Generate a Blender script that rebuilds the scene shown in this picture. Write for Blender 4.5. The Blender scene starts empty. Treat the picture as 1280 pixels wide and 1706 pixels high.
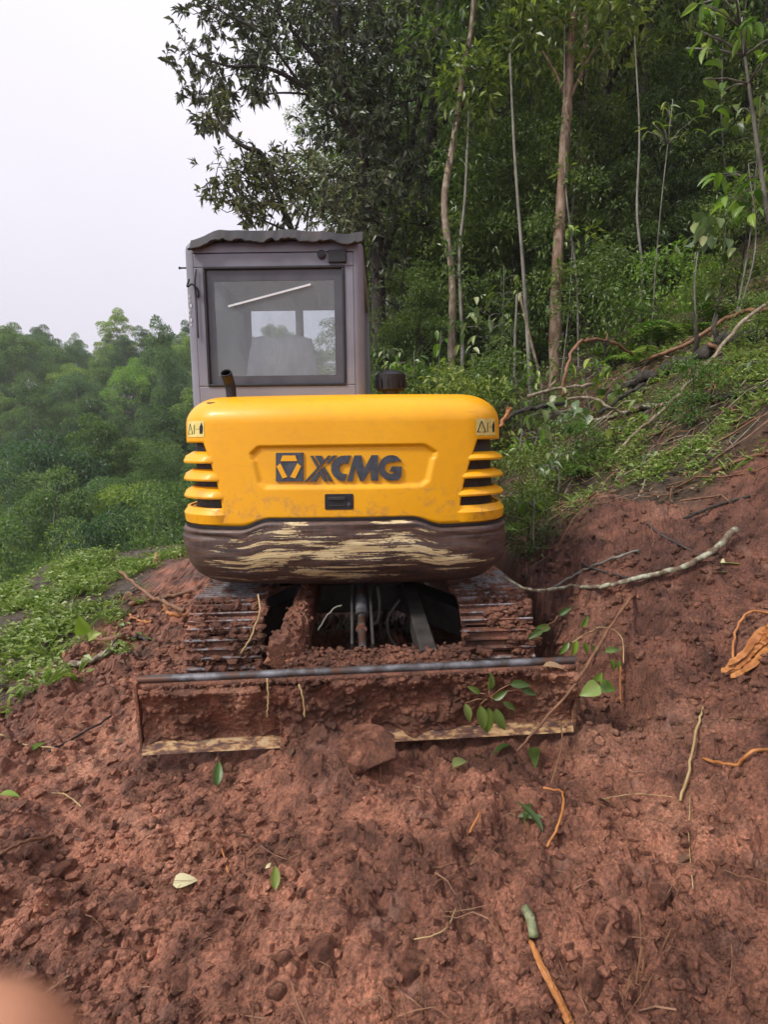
import bpy, math, random
import numpy as np
from mathutils import Vector, Matrix

sc = bpy.context.scene
COL = sc.collection
R = math.radians
# ------------------------------------------------------------------ camera, sky, sun, exposure
FPX, CX, CY = 950.0, 640.0, 853.0          # focal length and centre in photograph pixels
CAM = np.array([0.0, 0.0, 1.46])
PITCH = R(7.2)
cam = bpy.data.cameras.new('camera')
cam.sensor_fit = 'VERTICAL'; cam.sensor_height = 36.0; cam.sensor_width = 27.0
cam.lens = 36.0 * FPX / 1706.0
cam.clip_start = 0.01; cam.clip_end = 1000
cam.dof.use_dof = True; cam.dof.focus_distance = 4.2; cam.dof.aperture_fstop = 9.0
camo = bpy.data.objects.new('camera', cam); COL.objects.link(camo)
camo.location = CAM; camo.rotation_euler = (R(90) - PITCH, 0, 0)
sc.camera = camo

SUN_EL, SUN_AZ = R(45), R(-118)            # overcast: weak, very wide sun from the open valley side
world = bpy.data.worlds.new('World'); sc.world = world; world.use_nodes = True
wn, wl = world.node_tree.nodes, world.node_tree.links
wn.clear()
wo = wn.new('ShaderNodeOutputWorld'); bg = wn.new('ShaderNodeBackground')
sky = wn.new('ShaderNodeTexSky'); sky.sky_type = 'NISHITA'; sky.sun_disc = False
sky.sun_elevation = SUN_EL; sky.sun_rotation = SUN_AZ; sky.dust_density = 4.0
sm = wn.new('ShaderNodeMix'); sm.data_type = 'RGBA'; sm.blend_type = 'MIX'
sm.inputs[0].default_value = 0.93          # the cloud deck hides nearly all of the clear sky
tc = wn.new('ShaderNodeTexCoord'); cn = wn.new('ShaderNodeTexNoise')
cn.inputs['Scale'].default_value = 1.7; cn.inputs['Detail'].default_value = 3.0
cr = wn.new('ShaderNodeValToRGB')
cr.color_ramp.elements[0].position = 0.35; cr.color_ramp.elements[0].color = (9.2, 8.9, 10.0, 1)
cr.color_ramp.elements[1].position = 0.7; cr.color_ramp.elements[1].color = (10.2, 9.8, 10.9, 1)
wl.new(tc.outputs['Generated'], cn.inputs['Vector']); wl.new(cn.outputs[0], cr.inputs[0])
sx = wn.new('ShaderNodeSeparateXYZ'); wl.new(tc.outputs['Generated'], sx.inputs[0])
mr = wn.new('ShaderNodeMapRange'); wl.new(sx.outputs[2], mr.inputs[0])      # an overcast sky is brighter overhead than at the horizon
mr.inputs[1].default_value = 0.0; mr.inputs[2].default_value = 1.0; mr.inputs[3].default_value = 0.86; mr.inputs[4].default_value = 1.42
om = wn.new('ShaderNodeVectorMath'); om.operation = 'SCALE'; wl.new(cr.outputs[0], om.inputs[0]); wl.new(mr.outputs[0], om.inputs['Scale'])
wl.new(sky.outputs[0], sm.inputs[6]); wl.new(om.outputs[0], sm.inputs[7])
wl.new(sm.outputs[2], bg.inputs[0]); bg.inputs[1].default_value = 0.043
wl.new(bg.outputs[0], wo.inputs[0])

sun = bpy.data.lights.new('sun', 'SUN'); sun.energy = 1.5; sun.angle = R(10); sun.color = (1.0, 0.95, 0.87)
suno = bpy.data.objects.new('sun', sun); COL.objects.link(suno)
sd = Vector((math.sin(SUN_AZ) * math.cos(SUN_EL), math.cos(SUN_AZ) * math.cos(SUN_EL), math.sin(SUN_EL)))
suno.rotation_euler = sd.to_track_quat('Z', 'Y').to_euler(); suno.location = (-6, -6, 14)

sc.view_settings.view_transform = 'Standard'; sc.view_settings.look = 'None'
sc.view_settings.exposure = 1.2; sc.view_settings.gamma = 1.0; sc.view_settings.use_curve_mapping = False
sc.render.engine = 'CYCLES'
cy = sc.cycles
cy.use_denoising = True
cy.use_adaptive_sampling = True; cy.adaptive_threshold = 0.02
cy.max_bounces = 6; cy.diffuse_bounces = 2; cy.glossy_bounces = 2; cy.transmission_bounces = 4
cy.transparent_max_bounces = 8; cy.volume_bounces = 0
cy.sample_clamp_indirect = 6.0; cy.caustics_reflective = False; cy.caustics_refractive = False

# ------------------------------------------------------------------ helpers
def at(px, py, Y):
    xc, yc = (px - CX) / FPX, (CY - py) / FPX
    d = np.array([xc, math.cos(PITCH) + yc * math.sin(PITCH), -math.sin(PITCH) + yc * math.cos(PITCH)])
    return CAM + d * (Y / d[1])

def _hash(ix, iy, seed):
    h = (ix.astype(np.int64) * 374761393 + iy.astype(np.int64) * 668265263 + seed * 1442695041) & 0xFFFFFFFF
    h = ((h ^ (h >> 13)) * 1274126177) & 0xFFFFFFFF
    h = ((h ^ (h >> 16)) * 2246822519) & 0xFFFFFFFF
    return ((h ^ (h >> 15)) & 0xFFFFFF) / float(0xFFFFFF)

def vnoise(x, y, seed=0):
    x = np.asarray(x, float); y = np.asarray(y, float)
    ix, iy = np.floor(x), np.floor(y); fx, fy = x - ix, y - iy
    ux, uy = fx * fx * fx * (fx * (fx * 6 - 15) + 10), fy * fy * fy * (fy * (fy * 6 - 15) + 10)
    a, b = _hash(ix, iy, seed), _hash(ix + 1, iy, seed)
    c, d = _hash(ix, iy + 1, seed), _hash(ix + 1, iy + 1, seed)
    return (a * (1 - ux) + b * ux) * (1 - uy) + (c * (1 - ux) + d * ux) * uy * 1.0 - 0.5

def fbm(x, y, octv=4, seed=0, gain=0.5):
    t, a = 0.0, 1.0
    for k in range(octv):
        t = t + a * vnoise(x * 2 ** k + 17.3 * k, y * 2 ** k - 9.1 * k, seed + k); a *= gain
    return t

def clods(x, y, cell, seed, prob=0.8, flat=0.8, rlo=0.25, rhi=0.55):
    x = np.asarray(x, float) / cell; y = np.asarray(y, float) / cell
    x = x + 0.35 * vnoise(x * 1.9, y * 1.9, seed + 5); y = y + 0.35 * vnoise(x * 2.1 + 7, y * 2.1, seed + 6)
    ix, iy = np.floor(x), np.floor(y); out = np.zeros_like(x)
    for dx in (-1, 0, 1):
        for dy in (-1, 0, 1):
            jx, jy = ix + dx, iy + dy
            cx = jx + 0.15 + 0.7 * _hash(jx, jy, seed); cyy = jy + 0.15 + 0.7 * _hash(jx, jy, seed + 1)
            hr = _hash(jx, jy, seed + 2)
            r = (rlo + (rhi - rlo) * hr) * (_hash(jx, jy, seed + 3) < prob)
            d2 = (x - cx) ** 2 + (y - cyy) ** 2
            out = np.maximum(out, np.sqrt(np.maximum(r * r - d2, 0)))
    return out * cell * flat

def sstep(a, b, x):
    t = np.clip((np.asarray(x, float) - a) / (b - a), 0, 1); return t * t * (3 - 2 * t)

# ---- meshes
def mesh_np(name, V, F, smooth=True, attr=None):
    """V (n,3); F (m,k) of one polygon size, or a list of such arrays"""
    Fs = [np.asarray(f, np.int32) for f in (F if isinstance(F, list) else [F]) if len(f)]
    me = bpy.data.meshes.new(name)
    V = np.asarray(V, np.float32)
    me.vertices.add(len(V)); me.vertices.foreach_set('co', V.ravel())
    nl = sum(f.size for f in Fs); npoly = sum(len(f) for f in Fs)
    me.loops.add(nl); me.polygons.add(npoly)
    me.loops.foreach_set('vertex_index', np.concatenate([f.ravel() for f in Fs]))
    tot = np.concatenate([np.full(len(f), f.shape[1], np.int32) for f in Fs])
    me.polygons.foreach_set('loop_start', np.concatenate([[0], np.cumsum(tot)[:-1]]).astype(np.int32))
    me.update(calc_edges=True)
    me.polygons.foreach_set('use_smooth', np.full(npoly, smooth))
    if attr is not None:
        for k, (dom, arr) in attr.items():
            a = me.attributes.new(k, 'FLOAT', dom); a.data.foreach_set('value', np.asarray(arr, np.float32))
    me.validate(); me.update()
    return me

def tag(o, label=None, cat=None, group=None, kind=None):
    if label: o['label'] = label
    if cat: o['category'] = cat
    if group: o['group'] = group
    if kind: o['kind'] = kind
    return o

def obj(name, me, mat=None, parent=None, label=None, cat=None, group=None, kind=None):
    o = bpy.data.objects.new(name, me); COL.objects.link(o)
    if mat is not None and me is not None and len(me.materials) == 0: me.materials.append(mat)
    if parent is not None:
        o.parent = parent
        if '_off' in parent: o.matrix_parent_inverse = Matrix.Translation(-Vector(parent['_off']))
    return tag(o, label, cat, group, kind)

def empty(name, loc, label=None, cat=None, group=None, world_children=True):
    o = bpy.data.objects.new(name, None); COL.objects.link(o); o.location = [float(v) for v in loc]
    o.empty_display_size = 0.1
    if world_children: o['_off'] = [float(v) for v in loc]     # its children are modelled in world space
    return tag(o, label, cat, group)

class MB:
    def __init__(s): s.v = []; s.f = []; s.n = 0
    def add(s, V, F):
        V = np.asarray(V, float)
        s.v.append(V); s.f += [tuple(int(i) + s.n for i in f) for f in F]; s.n += len(V); return s
    def box(s, c, size, rot=None):
        h = np.array(size) / 2
        V = np.array([[x, y, z] for x in (-1, 1) for y in (-1, 1) for z in (-1, 1)]) * h
        if rot is not None: V = V @ np.array(rot).T
        return s.add(V + np.array(c), [(0, 1, 3, 2), (4, 6, 7, 5), (0, 4, 5, 1), (2, 3, 7, 6), (0, 2, 6, 4), (1, 5, 7, 3)])
    def bar(s, p0, p1, w, h, up=(0, 0, 1)):
        p0, p1 = np.array(p0, float), np.array(p1, float); d = p1 - p0; L = np.linalg.norm(d); d /= L
        sd_ = np.cross(d, up); sd_ /= np.linalg.norm(sd_); u = np.cross(sd_, d)
        return s.box((p0 + p1) / 2, (w, L, h), np.stack([sd_, d, u], 1))
    def tube(s, P, rad, n=8, cap=True, jit=0.0, seed=0):
        P = np.asarray(P, float); m = len(P)
        rad = np.broadcast_to(np.asarray(rad, float), (m,))
        T = np.gradient(P, axis=0); T /= np.linalg.norm(T, axis=1)[:, None] + 1e-12
        a = np.array([0, 0, 1.0]) if abs(T[0][2]) < 0.9 else np.array([1.0, 0, 0])
        N = np.cross(T[0], a); N /= np.linalg.norm(N)
        rg = np.random.default_rng(seed); V = []
        for i in range(m):
            N = N - T[i] * np.dot(N, T[i]); N /= np.linalg.norm(N) + 1e-12; B = np.cross(T[i], N)
            th = np.arange(n) * 2 * math.pi / n
            rr = rad[i] * (1 + jit * rg.uniform(-1, 1, n))
            V.append(P[i] + np.outer(rr * np.cos(th), N) + np.outer(rr * np.sin(th), B))
        V = np.concatenate(V)
        F = [(i * n + j, i * n + (j + 1) % n, (i + 1) * n + (j + 1) % n, (i + 1) * n + j) for i in range(m - 1) for j in range(n)]
        if cap: F += [tuple(range(n))[::-1], tuple((m - 1) * n + j for j in range(n))]
        return s.add(V, F)
    def prism(s, poly, fn, a, b):
        """poly 2D (u,v), fn(u,v,w)->xyz, from w=a (back) to w=b (front)"""
        n = len(poly)
        V = [fn(u, v, a) for u, v in poly] + [fn(u, v, b) for u, v in poly]
        F = [tuple(range(n)), tuple(range(2 * n - 1, n - 1, -1))]
        F += [(i, n + i, n + (i + 1) % n, (i + 1) % n) for i in range(n)]
        return s.add(V, F)
    def grid(s, fn, us, vs):
        V = [fn(u, v) for u in us for v in vs]; m = len(vs)
        return s.add(V, [(i * m + j, (i + 1) * m + j, (i + 1) * m + j + 1, i * m + j + 1) for i in range(len(us) - 1) for j in range(m - 1)])
    def mesh(s, name, smooth=False, angle=None):
        me = bpy.data.meshes.new(name)
        me.from_pydata(np.concatenate(s.v).tolist(), [], s.f); me.update()
        if smooth or angle:
            me.polygons.foreach_set('use_smooth', np.ones(len(me.polygons), bool))
            if angle: me.set_sharp_from_angle(angle=R(angle))
        return me
    def build(s, name, mat, parent=None, smooth=False, angle=None, bevel=0, **kw):
        import bmesh
        me = s.mesh(name, smooth, angle)
        bm = bmesh.new(); bm.from_mesh(me); bmesh.ops.recalc_face_normals(bm, faces=bm.faces); bm.to_mesh(me); bm.free()
        o = obj(name, me, mat, parent, **kw)
        if bevel:
            m = o.modifiers.new('bevel', 'BEVEL'); m.width = bevel; m.segments = 2; m.limit_method = 'ANGLE'; m.angle_limit = R(40)
        return o

def spline(P, k=6):
    """Catmull-Rom through the points"""
    P = np.asarray(P, float)
    if len(P) < 3: return np.array([P[0] + (P[-1] - P[0]) * t for t in np.linspace(0, 1, k)])
    Q = np.vstack([2 * P[0] - P[1], P, 2 * P[-1] - P[-2]]); out = []
    for i in range(1, len(Q) - 2):
        for t in np.linspace(0, 1, k, endpoint=False):
            a, b, c, d = Q[i - 1], Q[i], Q[i + 1], Q[i + 2]
            out.append(0.5 * (2 * b + (c - a) * t + (2 * a - 5 * b + 4 * c - d) * t * t + (3 * b - a - 3 * c + d) * t ** 3))
    out.append(P[-1]); return np.array(out)

# ------------------------------------------------------------------ materials
class NT:
    def __init__(s, name):
        s.m = bpy.data.materials.new(name); s.m.use_nodes = True
        s.t = s.m.node_tree; s.t.nodes.clear()
        s.out = s.t.nodes.new('ShaderNodeOutputMaterial')
    def n(s, typ, **kw):
        nd = s.t.nodes.new('ShaderNode' + typ)
        for k, v in kw.items():
            if k.startswith('i_'):
                key = k[2:].replace('_', ' '); nd.inputs[key].default_value = v
            else: setattr(nd, k, v)
        return nd
    def l(s, a, b): s.t.links.new(a, b)
    def coord(s, kind='Object', scale=(1, 1, 1)):
        c = s.n('TexCoord'); m = s.n('Mapping'); m.inputs['Scale'].default_value = scale
        s.l(c.outputs[kind], m.inputs[0]); return m.outputs[0]
    def noise(s, vec, scale, detail=4, rough=0.55, dist=0.0):
        nd = s.n('TexNoise'); nd.inputs['Scale'].default_value = scale; nd.inputs['Detail'].default_value = detail
        nd.inputs['Roughness'].default_value = rough; nd.inputs['Distortion'].default_value = dist
        s.l(vec, nd.inputs['Vector']); return nd.outputs[0]
    def ramp(s, fac, stops, interp='LINEAR'):
        r = s.n('ValToRGB'); cr = r.color_ramp; cr.interpolation = interp
        while len(cr.elements) < len(stops): cr.elements.new(0.5)
        for e, (p, c) in zip(cr.elements, stops):
            e.position = p; e.color = tuple(c) + (1,) if len(c) == 3 else c
        s.l(fac, r.inputs[0]); return r.outputs[0]
    def mix(s, fac, a, b, mode='MIX'):
        m = s.n('Mix', data_type='RGBA', blend_type=mode)
        for k, v in ((0, fac), (6, a), (7, b)):
            if hasattr(v, 'is_output'): s.l(v, m.inputs[k])
            elif k == 0: m.inputs[0].default_value = v
            else: m.inputs[k].default_value = tuple(v) + (1,) if len(v) == 3 else v
        return m.outputs[2]
    def math(s, op, a, b=0.0, clamp=False):
        m = s.n('Math', operation=op, use_clamp=clamp)
        for k, v in ((0, a), (1, b)):
            if hasattr(v, 'is_output'): s.l(v, m.inputs[k])
            else: m.inputs[k].default_value = v
        return m.outputs[0]
    def bump(s, h, strength=0.5, dist=0.01, normal=None):
        b = s.n('Bump'); b.inputs['Strength'].default_value = strength; b.inputs['Distance'].default_value = dist
        s.l(h, b.inputs['Height'])
        if normal is not None: s.l(normal, b.inputs['Normal'])
        return b.outputs[0]
    def attr(s, name):
        a = s.n('Attribute'); a.attribute_name = name; return a.outputs['Fac']
    def bsdf(s, col, rough=0.6, metal=0.0, normal=None, spec=0.5, out=True, coat=0.0):
        p = s.n('BsdfPrincipled')
        for k, v in (('Base Color', col), ('Roughness', rough), ('Metallic', metal)):
            if hasattr(v, 'is_output'): s.l(v, p.inputs[k])
            else: p.inputs[k].default_value = (tuple(v) + (1,)) if k == 'Base Color' else v
        p.inputs['Specular IOR Level'].default_value = spec; p.inputs['Coat Weight'].default_value = coat
        p.inputs['Coat Roughness'].default_value = 0.12
        if normal is not None: s.l(normal, p.inputs['Normal'])
        if out: s.l(p.outputs[0], s.out.inputs[0])
        return p.outputs[0]

def soil_colour(t, v, wet=False):
    big = t.noise(v, 1.3, 5, 0.6, 0.4); mid = t.noise(v, 9, 5, 0.6); fin = t.noise(v, 95, 4, 0.75)
    c = t.ramp(big, [(0.30, (0.085, 0.037, 0.024)), (0.43, (0.205, 0.090, 0.056)), (0.56, (0.345, 0.155, 0.096)), (0.72, (0.50, 0.265, 0.170))])
    c2 = t.ramp(mid, [(0.3, (0.36, 0.33, 0.32)), (0.5, (0.88, 0.86, 0.85)), (0.72, (1.35, 1.3, 1.27))])
    c = t.mix(1.0, c, c2, 'MULTIPLY')
    c3 = t.ramp(fin, [(0.32, (0.38, 0.35, 0.34)), (0.48, (0.9, 0.88, 0.87)), (0.64, (1.5, 1.45, 1.4))])
    return t.mix(1.0, c, c3, 'MULTIPLY'), fin, mid

def mat_soil(name='red_soil', dark=1.0, veg=False):
    t = NT(name); v = t.coord('Object')
    if veg:
        g = t.n('NewGeometry'); v = g.outputs['Position']
    c, fin, mid = soil_colour(t, v)
    if dark != 1.0: c = t.mix(1.0, c, (dark, dark, dark), 'MULTIPLY')
    if veg:
        c = t.mix(t.attr('damp'), c, t.mix(1.0, c, (0.50, 0.48, 0.50), 'MULTIPLY'))
        hum = t.ramp(t.noise(v, 14, 5), [(0.3, (0.022, 0.016, 0.010)), (0.6, (0.07, 0.045, 0.027)), (0.75, (0.12, 0.085, 0.05))])
        c = t.mix(t.attr('litter'), c, hum)
        vein = t.noise(v, 3.2, 4, 0.6, 1.2)
        c = t.mix(t.math('MULTIPLY', t.ramp(vein, [(0.6, (0, 0, 0)), (0.72, (1, 1, 1))]), 0.45), c, (0.34, 0.20, 0.15))
    wet = t.noise(v, 1.3, 5, 0.6, 0.4)
    rough = t.math('MULTIPLY', t.ramp(mid, [(0.35, (0.5,) * 3), (0.6, (0.9,) * 3)]), t.ramp(wet, [(0.38, (0.5,) * 3), (0.56, (0.92,) * 3)]))
    h = t.math('ADD', fin, t.noise(v, 170, 3, 0.7))
    t.bsdf(c, rough, 0, t.bump(h, 0.8, 0.01), 0.4)
    return t.m

def mat_noise(name, stops, scale=8, rough=0.7, bump=0.3, bscale=30, bdist=0.004, metal=0.0, spec=0.5, stretch=(1, 1, 1), rnd=False, coat=0.0):
    t = NT(name); v = t.coord('Object', stretch)
    n1 = t.noise(v, scale, 5, 0.6, 0.3)
    c = t.ramp(n1, stops)
    nrm = t.bump(t.noise(v, bscale, 4, 0.6), bump, bdist) if bump else None
    t.bsdf(c, rough, metal, nrm, spec, coat=coat)
    return t.m

def mat_leaf(name, cols, trans=0.35, rough=0.42, spec=0.45, objvar=True):
    """cols: three greens picked leaf by leaf through the 'rnd' attribute"""
    t = NT(name)
    c = t.ramp(t.attr('rnd'), [(0.0, cols[0]), (0.5, cols[1]), (1.0, cols[2])])
    if objvar:
        oi = t.n('ObjectInfo')
        c = t.mix(1.0, c, t.ramp(oi.outputs['Random'], [(0.0, (0.52, 0.60, 0.62)), (0.5, (1, 1, 1)), (1.0, (1.45, 1.28, 0.95))]), 'MULTIPLY')
    p = t.bsdf(c, rough, 0, None, spec, out=False)
    tr = t.n('BsdfTranslucent'); t.l(t.mix(1.0, c, (1.3, 1.5, 0.7), 'MULTIPLY'), tr.inputs[0])
    ms = t.n('MixShader'); ms.inputs[0].default_value = trans
    t.l(p, ms.inputs[1]); t.l(tr.outputs[0], ms.inputs[2]); t.l(ms.outputs[0], t.out.inputs[0])
    return t.m

MAT = {}
MAT['soil'] = mat_soil(); MAT['ground'] = mat_soil('ground_soil', veg=True); MAT['mud'] = mat_soil('wet_mud', 0.72)
MAT['steel'] = mat_noise('worn_steel', [(0.38, (0.12, 0.06, 0.04)), (0.47, (0.085, 0.08, 0.08)), (0.64, (0.25, 0.25, 0.27))], 7, 0.5, 0.2, 60, 0.002, 0.7)
MAT['black'] = mat_noise('black_rubber', [(0.3, (0.005, 0.005, 0.007)), (0.7, (0.014, 0.014, 0.017))], 20, 0.45, 0.15, 80, 0.002)
MAT['dark'] = mat_noise('dark_frame_steel', [(0.3, (0.018, 0.016, 0.015)), (0.7, (0.06, 0.052, 0.048))], 9, 0.6, 0.3, 40, 0.004)
MAT['grille'] = mat_noise('grille', [(0.3, (0.012, 0.012, 0.014)), (0.7, (0.05, 0.05, 0.055))], 90, 0.5, 0.8, 220, 0.004)
MAT['emblem'] = mat_noise('emblem_grey', [(0.3, (0.035, 0.042, 0.055)), (0.7, (0.075, 0.085, 0.105))], 30, 0.42, 0.05, 80, 0.001, 0.2)
MAT['white'] = mat_noise('pale_plastic', [(0.3, (0.62, 0.66, 0.68)), (0.7, (0.8, 0.83, 0.85))], 12, 0.3, 0.0)
MAT['sticker'] = mat_noise('sticker_yellow', [(0.3, (0.62, 0.50, 0.14)), (0.7, (0.80, 0.68, 0.25))], 25, 0.5, 0.0)
# ------------------------------------------------------------------ terrain
QX = np.array([-400, -60, -40, -26, -16, -8, -5, -4.0, -3.3, -1.5, -0.6, 0.0, 0.8, 1.1, 1.4, 1.75, 2.4, 3.2, 4.0, 8.0, 20, 60, 400])
QZ = np.array([-22, -22, -22, -19, -12, -4.6, -1.6, -0.75, -0.34, -0.06, 0.0, 0.02, 0.06, 0.20, 0.34, 0.50, 0.86, 1.45, 2.1, 4.5, 11, 26, 60])
UC = np.array([-0.21, 4.2, 0.0]); UYAW = R(4.0)      # undercarriage centre and heading

def coarse(x, y):
    q = x + 0.26 * np.maximum(y - 2.4, 0) * (1 - sstep(14, 40, y)) + 0.26 * 16 * sstep(14, 40, y) * (x > -400)
    q = q + 0.5 * vnoise(x * 0.35, y * 0.35, 3) * sstep(1.0, 3.0, np.abs(q))
    z = np.interp(q, QX, QZ)
    far = -22 + 30 * sstep(20, 95, y + 0.25 * np.abs(x + 25)) + 10 * sstep(95, 200, y)      # hillside across the valley
    far2 = -22 + 36 * sstep(40, 130, -x)
    z = np.maximum(z, np.maximum(far, far2) * sstep(0, -8, q) + z * (1 - sstep(0, -8, q)))
    z = z - 0.62 * np.maximum(y - 8.2 + 0.5 * vnoise(x * 0.8, y * 0.2, 9), 0) * sstep(-0.6, -2.6, x) * (1 - sstep(20, 30, y))
    return z

def hbase(x, y):
    x = np.asarray(x, float); y = np.asarray(y, float)
    z = coarse(x, y)
    # cut bank beside the right-hand track
    z = z + 0.34 * np.exp(-((x - 1.5) / 0.5) ** 2 - ((y - 3.9) / 0.75) ** 2)
    # bench flattened under the machine
    m = sstep(-1.55, -1.2, x) * (1 - sstep(0.86, 1.02, x)) * sstep(2.75, 2.95, y) * (1 - sstep(5.6, 6.4, y))
    z = z * (1 - m) + (-0.02) * m
    # soil heaped along and under the blade, most in the middle
    z = z + 0.035 * np.exp(-((y - 2.40) / 0.30) ** 2) * sstep(-1.5, -1.0, x) * (1 - sstep(0.75, 1.05, x)) * (1 - 0.55 * sstep(0.05, 0.2, x) - 0.42 * (1 - sstep(-0.75, -0.5, x)))
    z = z + 0.15 * np.exp(-((x + 0.24) / 0.16) ** 2 - ((y - 2.30) / 0.17) ** 2)
    z = z + 0.10 * np.exp(-((x - 0.55) / 0.5) ** 2 - ((y - 1.5) / 0.35) ** 2) + 0.05 * np.exp(-((x + 0.5) / 0.4) ** 2 - ((y - 1.6) / 0.3) ** 2)
    z = z - 0.11 * np.exp(-((x - 0.45) / 0.42) ** 2 - ((y - 2.38) / 0.17) ** 2) - 0.03 * np.exp(-((x + 0.85) / 0.3) ** 2 - ((y - 2.36) / 0.12) ** 2)
    z = z - 0.24 * (1 - sstep(0.6, 1.25, np.sqrt(((x - 1.13) / 0.17) ** 2 + ((y - 2.62) / 0.2) ** 2) + 0.5 * vnoise(x * 7, y * 7, 4)))      # hole by the blade's right end
    z = z + 0.10 * fbm(x * 1.5, y * 1.5, 3, 11) * np.exp(-((x) / 9) ** 2)
    return z

def litter(x, y):
    """1 where the forest floor / weeds cover the soil, 0 on the churned red earth"""
    q = x + 0.26 * np.maximum(y - 2.4, 0) + 0.55 * fbm(x * 1.1, y * 1.1, 3, 21)
    right = sstep(1.7, 2.1, q) * sstep(3.2, 3.9, y + 0.25 * vnoise(x * 3, y * 3, 5) - 0.35 * np.maximum(x - 1.6, 0))
    left = (1 - sstep(-0.3, 0.3, x + 2.1 + 0.28 * np.maximum(y - 4, 0) + 0.9 * fbm(x * 1.3, y * 1.3, 3, 22))) * sstep(3.0, 3.5, y)
    return np.clip(right + left + sstep(6.8, 8.5, y), 0, 1)

def damp(x, y):
    """freshly cut, wetter soil along the bank and round the blade"""
    n_ = fbm(x * 1.6, y * 1.6, 4, 151)
    a = sstep(0.75, 1.25, x + 0.5 * n_) * sstep(1.7, 2.4, y + 0.8 * n_)
    b = np.exp(-((y - 2.45) / 0.3) ** 2) * sstep(-1.5, -1.0, x)
    return np.clip(0.85 * a + 0.7 * b + 0.5 * sstep(0.1, 0.35, n_), 0, 1)

def hfull(x, y):
    x = np.asarray(x, float); y = np.asarray(y, float)
    z = hbase(x, y)
    near = np.exp(-(np.maximum(np.abs(x) - 3.2, 0) / 1.5) ** 2 - (np.maximum(y - 5.0, 0) / 2.0) ** 2)
    s = near * (1 - 0.6 * litter(x, y))
    press = 0.55 + 0.9 * np.clip(fbm(x * 0.9, y * 0.9, 2, 31) + 0.35, 0, 1)
    z = z + s * (0.05 * fbm(x * 4, y * 4, 3, 41) + 0.022 * fbm(x * 17, y * 17, 3, 42))
    z = z + s * press * (0.5 * clods(x, y, 0.44, 46, 0.22, 0.5) + 0.62 * clods(x, y, 0.23, 51, 0.42, 0.75) + 0.85 * clods(x, y, 0.105, 61, 0.5, 0.8) + 1.0 * clods(x, y, 0.055, 71, 0.7, 0.9) + 1.0 * clods(x, y, 0.03, 81, 0.75, 0.9))
    return z

def axis(lo, hi, flo, fhi, d, g=1.034):
    mid = np.arange(flo, fhi, d).tolist(); a, st = mid[0], d; left = []
    while a > lo: st *= g; a -= st; left.append(a)
    a, st = mid[-1], d; right = []
    while a < hi: st *= g; a += st; right.append(a)
    return np.array(left[::-1] + mid + right)

gx = axis(-150, 150, -2.3, 2.3, 0.0115); gy = axis(-40, 190, 1.05, 3.3, 0.0115)
GX, GY = np.meshgrid(gx, gy, indexing='ij')
GZ = hfull(GX, GY)
nx_, ny_ = GX.shape
idx = np.arange(nx_ * ny_).reshape(nx_, ny_)
gf = np.stack([idx[:-1, :-1], idx[1:, :-1], idx[1:, 1:], idx[:-1, 1:]], -1).reshape(-1, 4)
gme = mesh_np('ground', np.stack([GX, GY, GZ], -1).reshape(-1, 3), gf, False, {'litter': ('POINT', litter(GX, GY).ravel()), 'damp': ('POINT', damp(GX, GY).ravel())})
obj('ground', gme, MAT['ground'], kind='structure')

def hit(px, py, y0=1.0, y1=60.0, n=900, fine=True):
    """where the line of sight through a pixel of the photograph meets the ground"""
    Y = np.geomspace(y0, y1, n); P0 = at(px, py, 1.0); d = P0 - CAM
    X, Z = CAM[0] + d[0] * Y, CAM[2] + d[2] * Y
    b = np.nonzero(Z <= (hfull if fine else hbase)(X, Y))[0]
    i = b[0] if len(b) else n - 1
    return np.array([X[i], Y[i], float(hfull(X[i], Y[i]))])

# ------------------------------------------------------------------ excavator
EX0 = np.array([-0.21, 4.2, 0.0]); ROLL = R(-0.7)
ex = empty('excavator', EX0, 'yellow mini excavator seen from behind with grey cab and muddy dozer blade', 'excavator')
ex.rotation_euler = (0, ROLL, 0)

# --- paint
t = NT('yellow_paint'); v = t.coord('Object')
n1 = t.noise(v, 2.2, 4, 0.6); n2 = t.noise(t.coord('Object', (1, 1, 6)), 7, 6, 0.7); n3 = t.noise(v, 55, 4, 0.7)
c = t.ramp(n1, [(0.3, (0.80, 0.365, 0.003)), (0.7, (0.88, 0.425, 0.004))])
c = t.mix(t.math('MULTIPLY', t.ramp(n2, [(0.56, (0, 0, 0)), (0.72, (1, 1, 1))]), 0.22), c, (0.42, 0.21, 0.05))
c = t.mix(t.ramp(n3, [(0.735, (0, 0, 0)), (0.75, (1, 1, 1))]), c, (0.10, 0.05, 0.02))
sp_ = t.n('SeparateXYZ'); t.l(v, sp_.inputs[0])
lowz = t.ramp(sp_.outputs[2], [(1.04, (0,) * 3), (1.0, (0,) * 3)]) if False else t.math('SUBTRACT', 1.30, sp_.outputs[2], True)
dirt = t.math('MULTIPLY', t.ramp(t.noise(v, 16, 6, 0.72, 0.6), [(0.50, (0, 0, 0)), (0.66, (1, 1, 1))]), t.math('ADD', 0.10, t.math('MULTIPLY', lowz, 2.2)), True)
c = t.mix(dirt, c, (0.30, 0.16, 0.085))
scr = t.ramp(t.noise(t.coord('Object', (3, 3, 90)), 1.0, 3, 0.6), [(0.66, (0, 0, 0)), (0.70, (1, 1, 1))])
c = t.mix(t.math('MULTIPLY', t.math('MULTIPLY', scr, t.ramp(t.noise(v, 3.5, 3), [(0.5, (0,) * 3), (0.62, (1,) * 3)])), 0.35), c, (0.45, 0.19, 0.02))
t.bsdf(c, t.ramp(n2, [(0.3, (0.34,) * 3), (0.7, (0.5,) * 3)]), 0, t.bump(t.noise(v, 9, 2), 0.06, 0.01), 0.4, coat=0.12)
MAT['yellow'] = t.m

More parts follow.
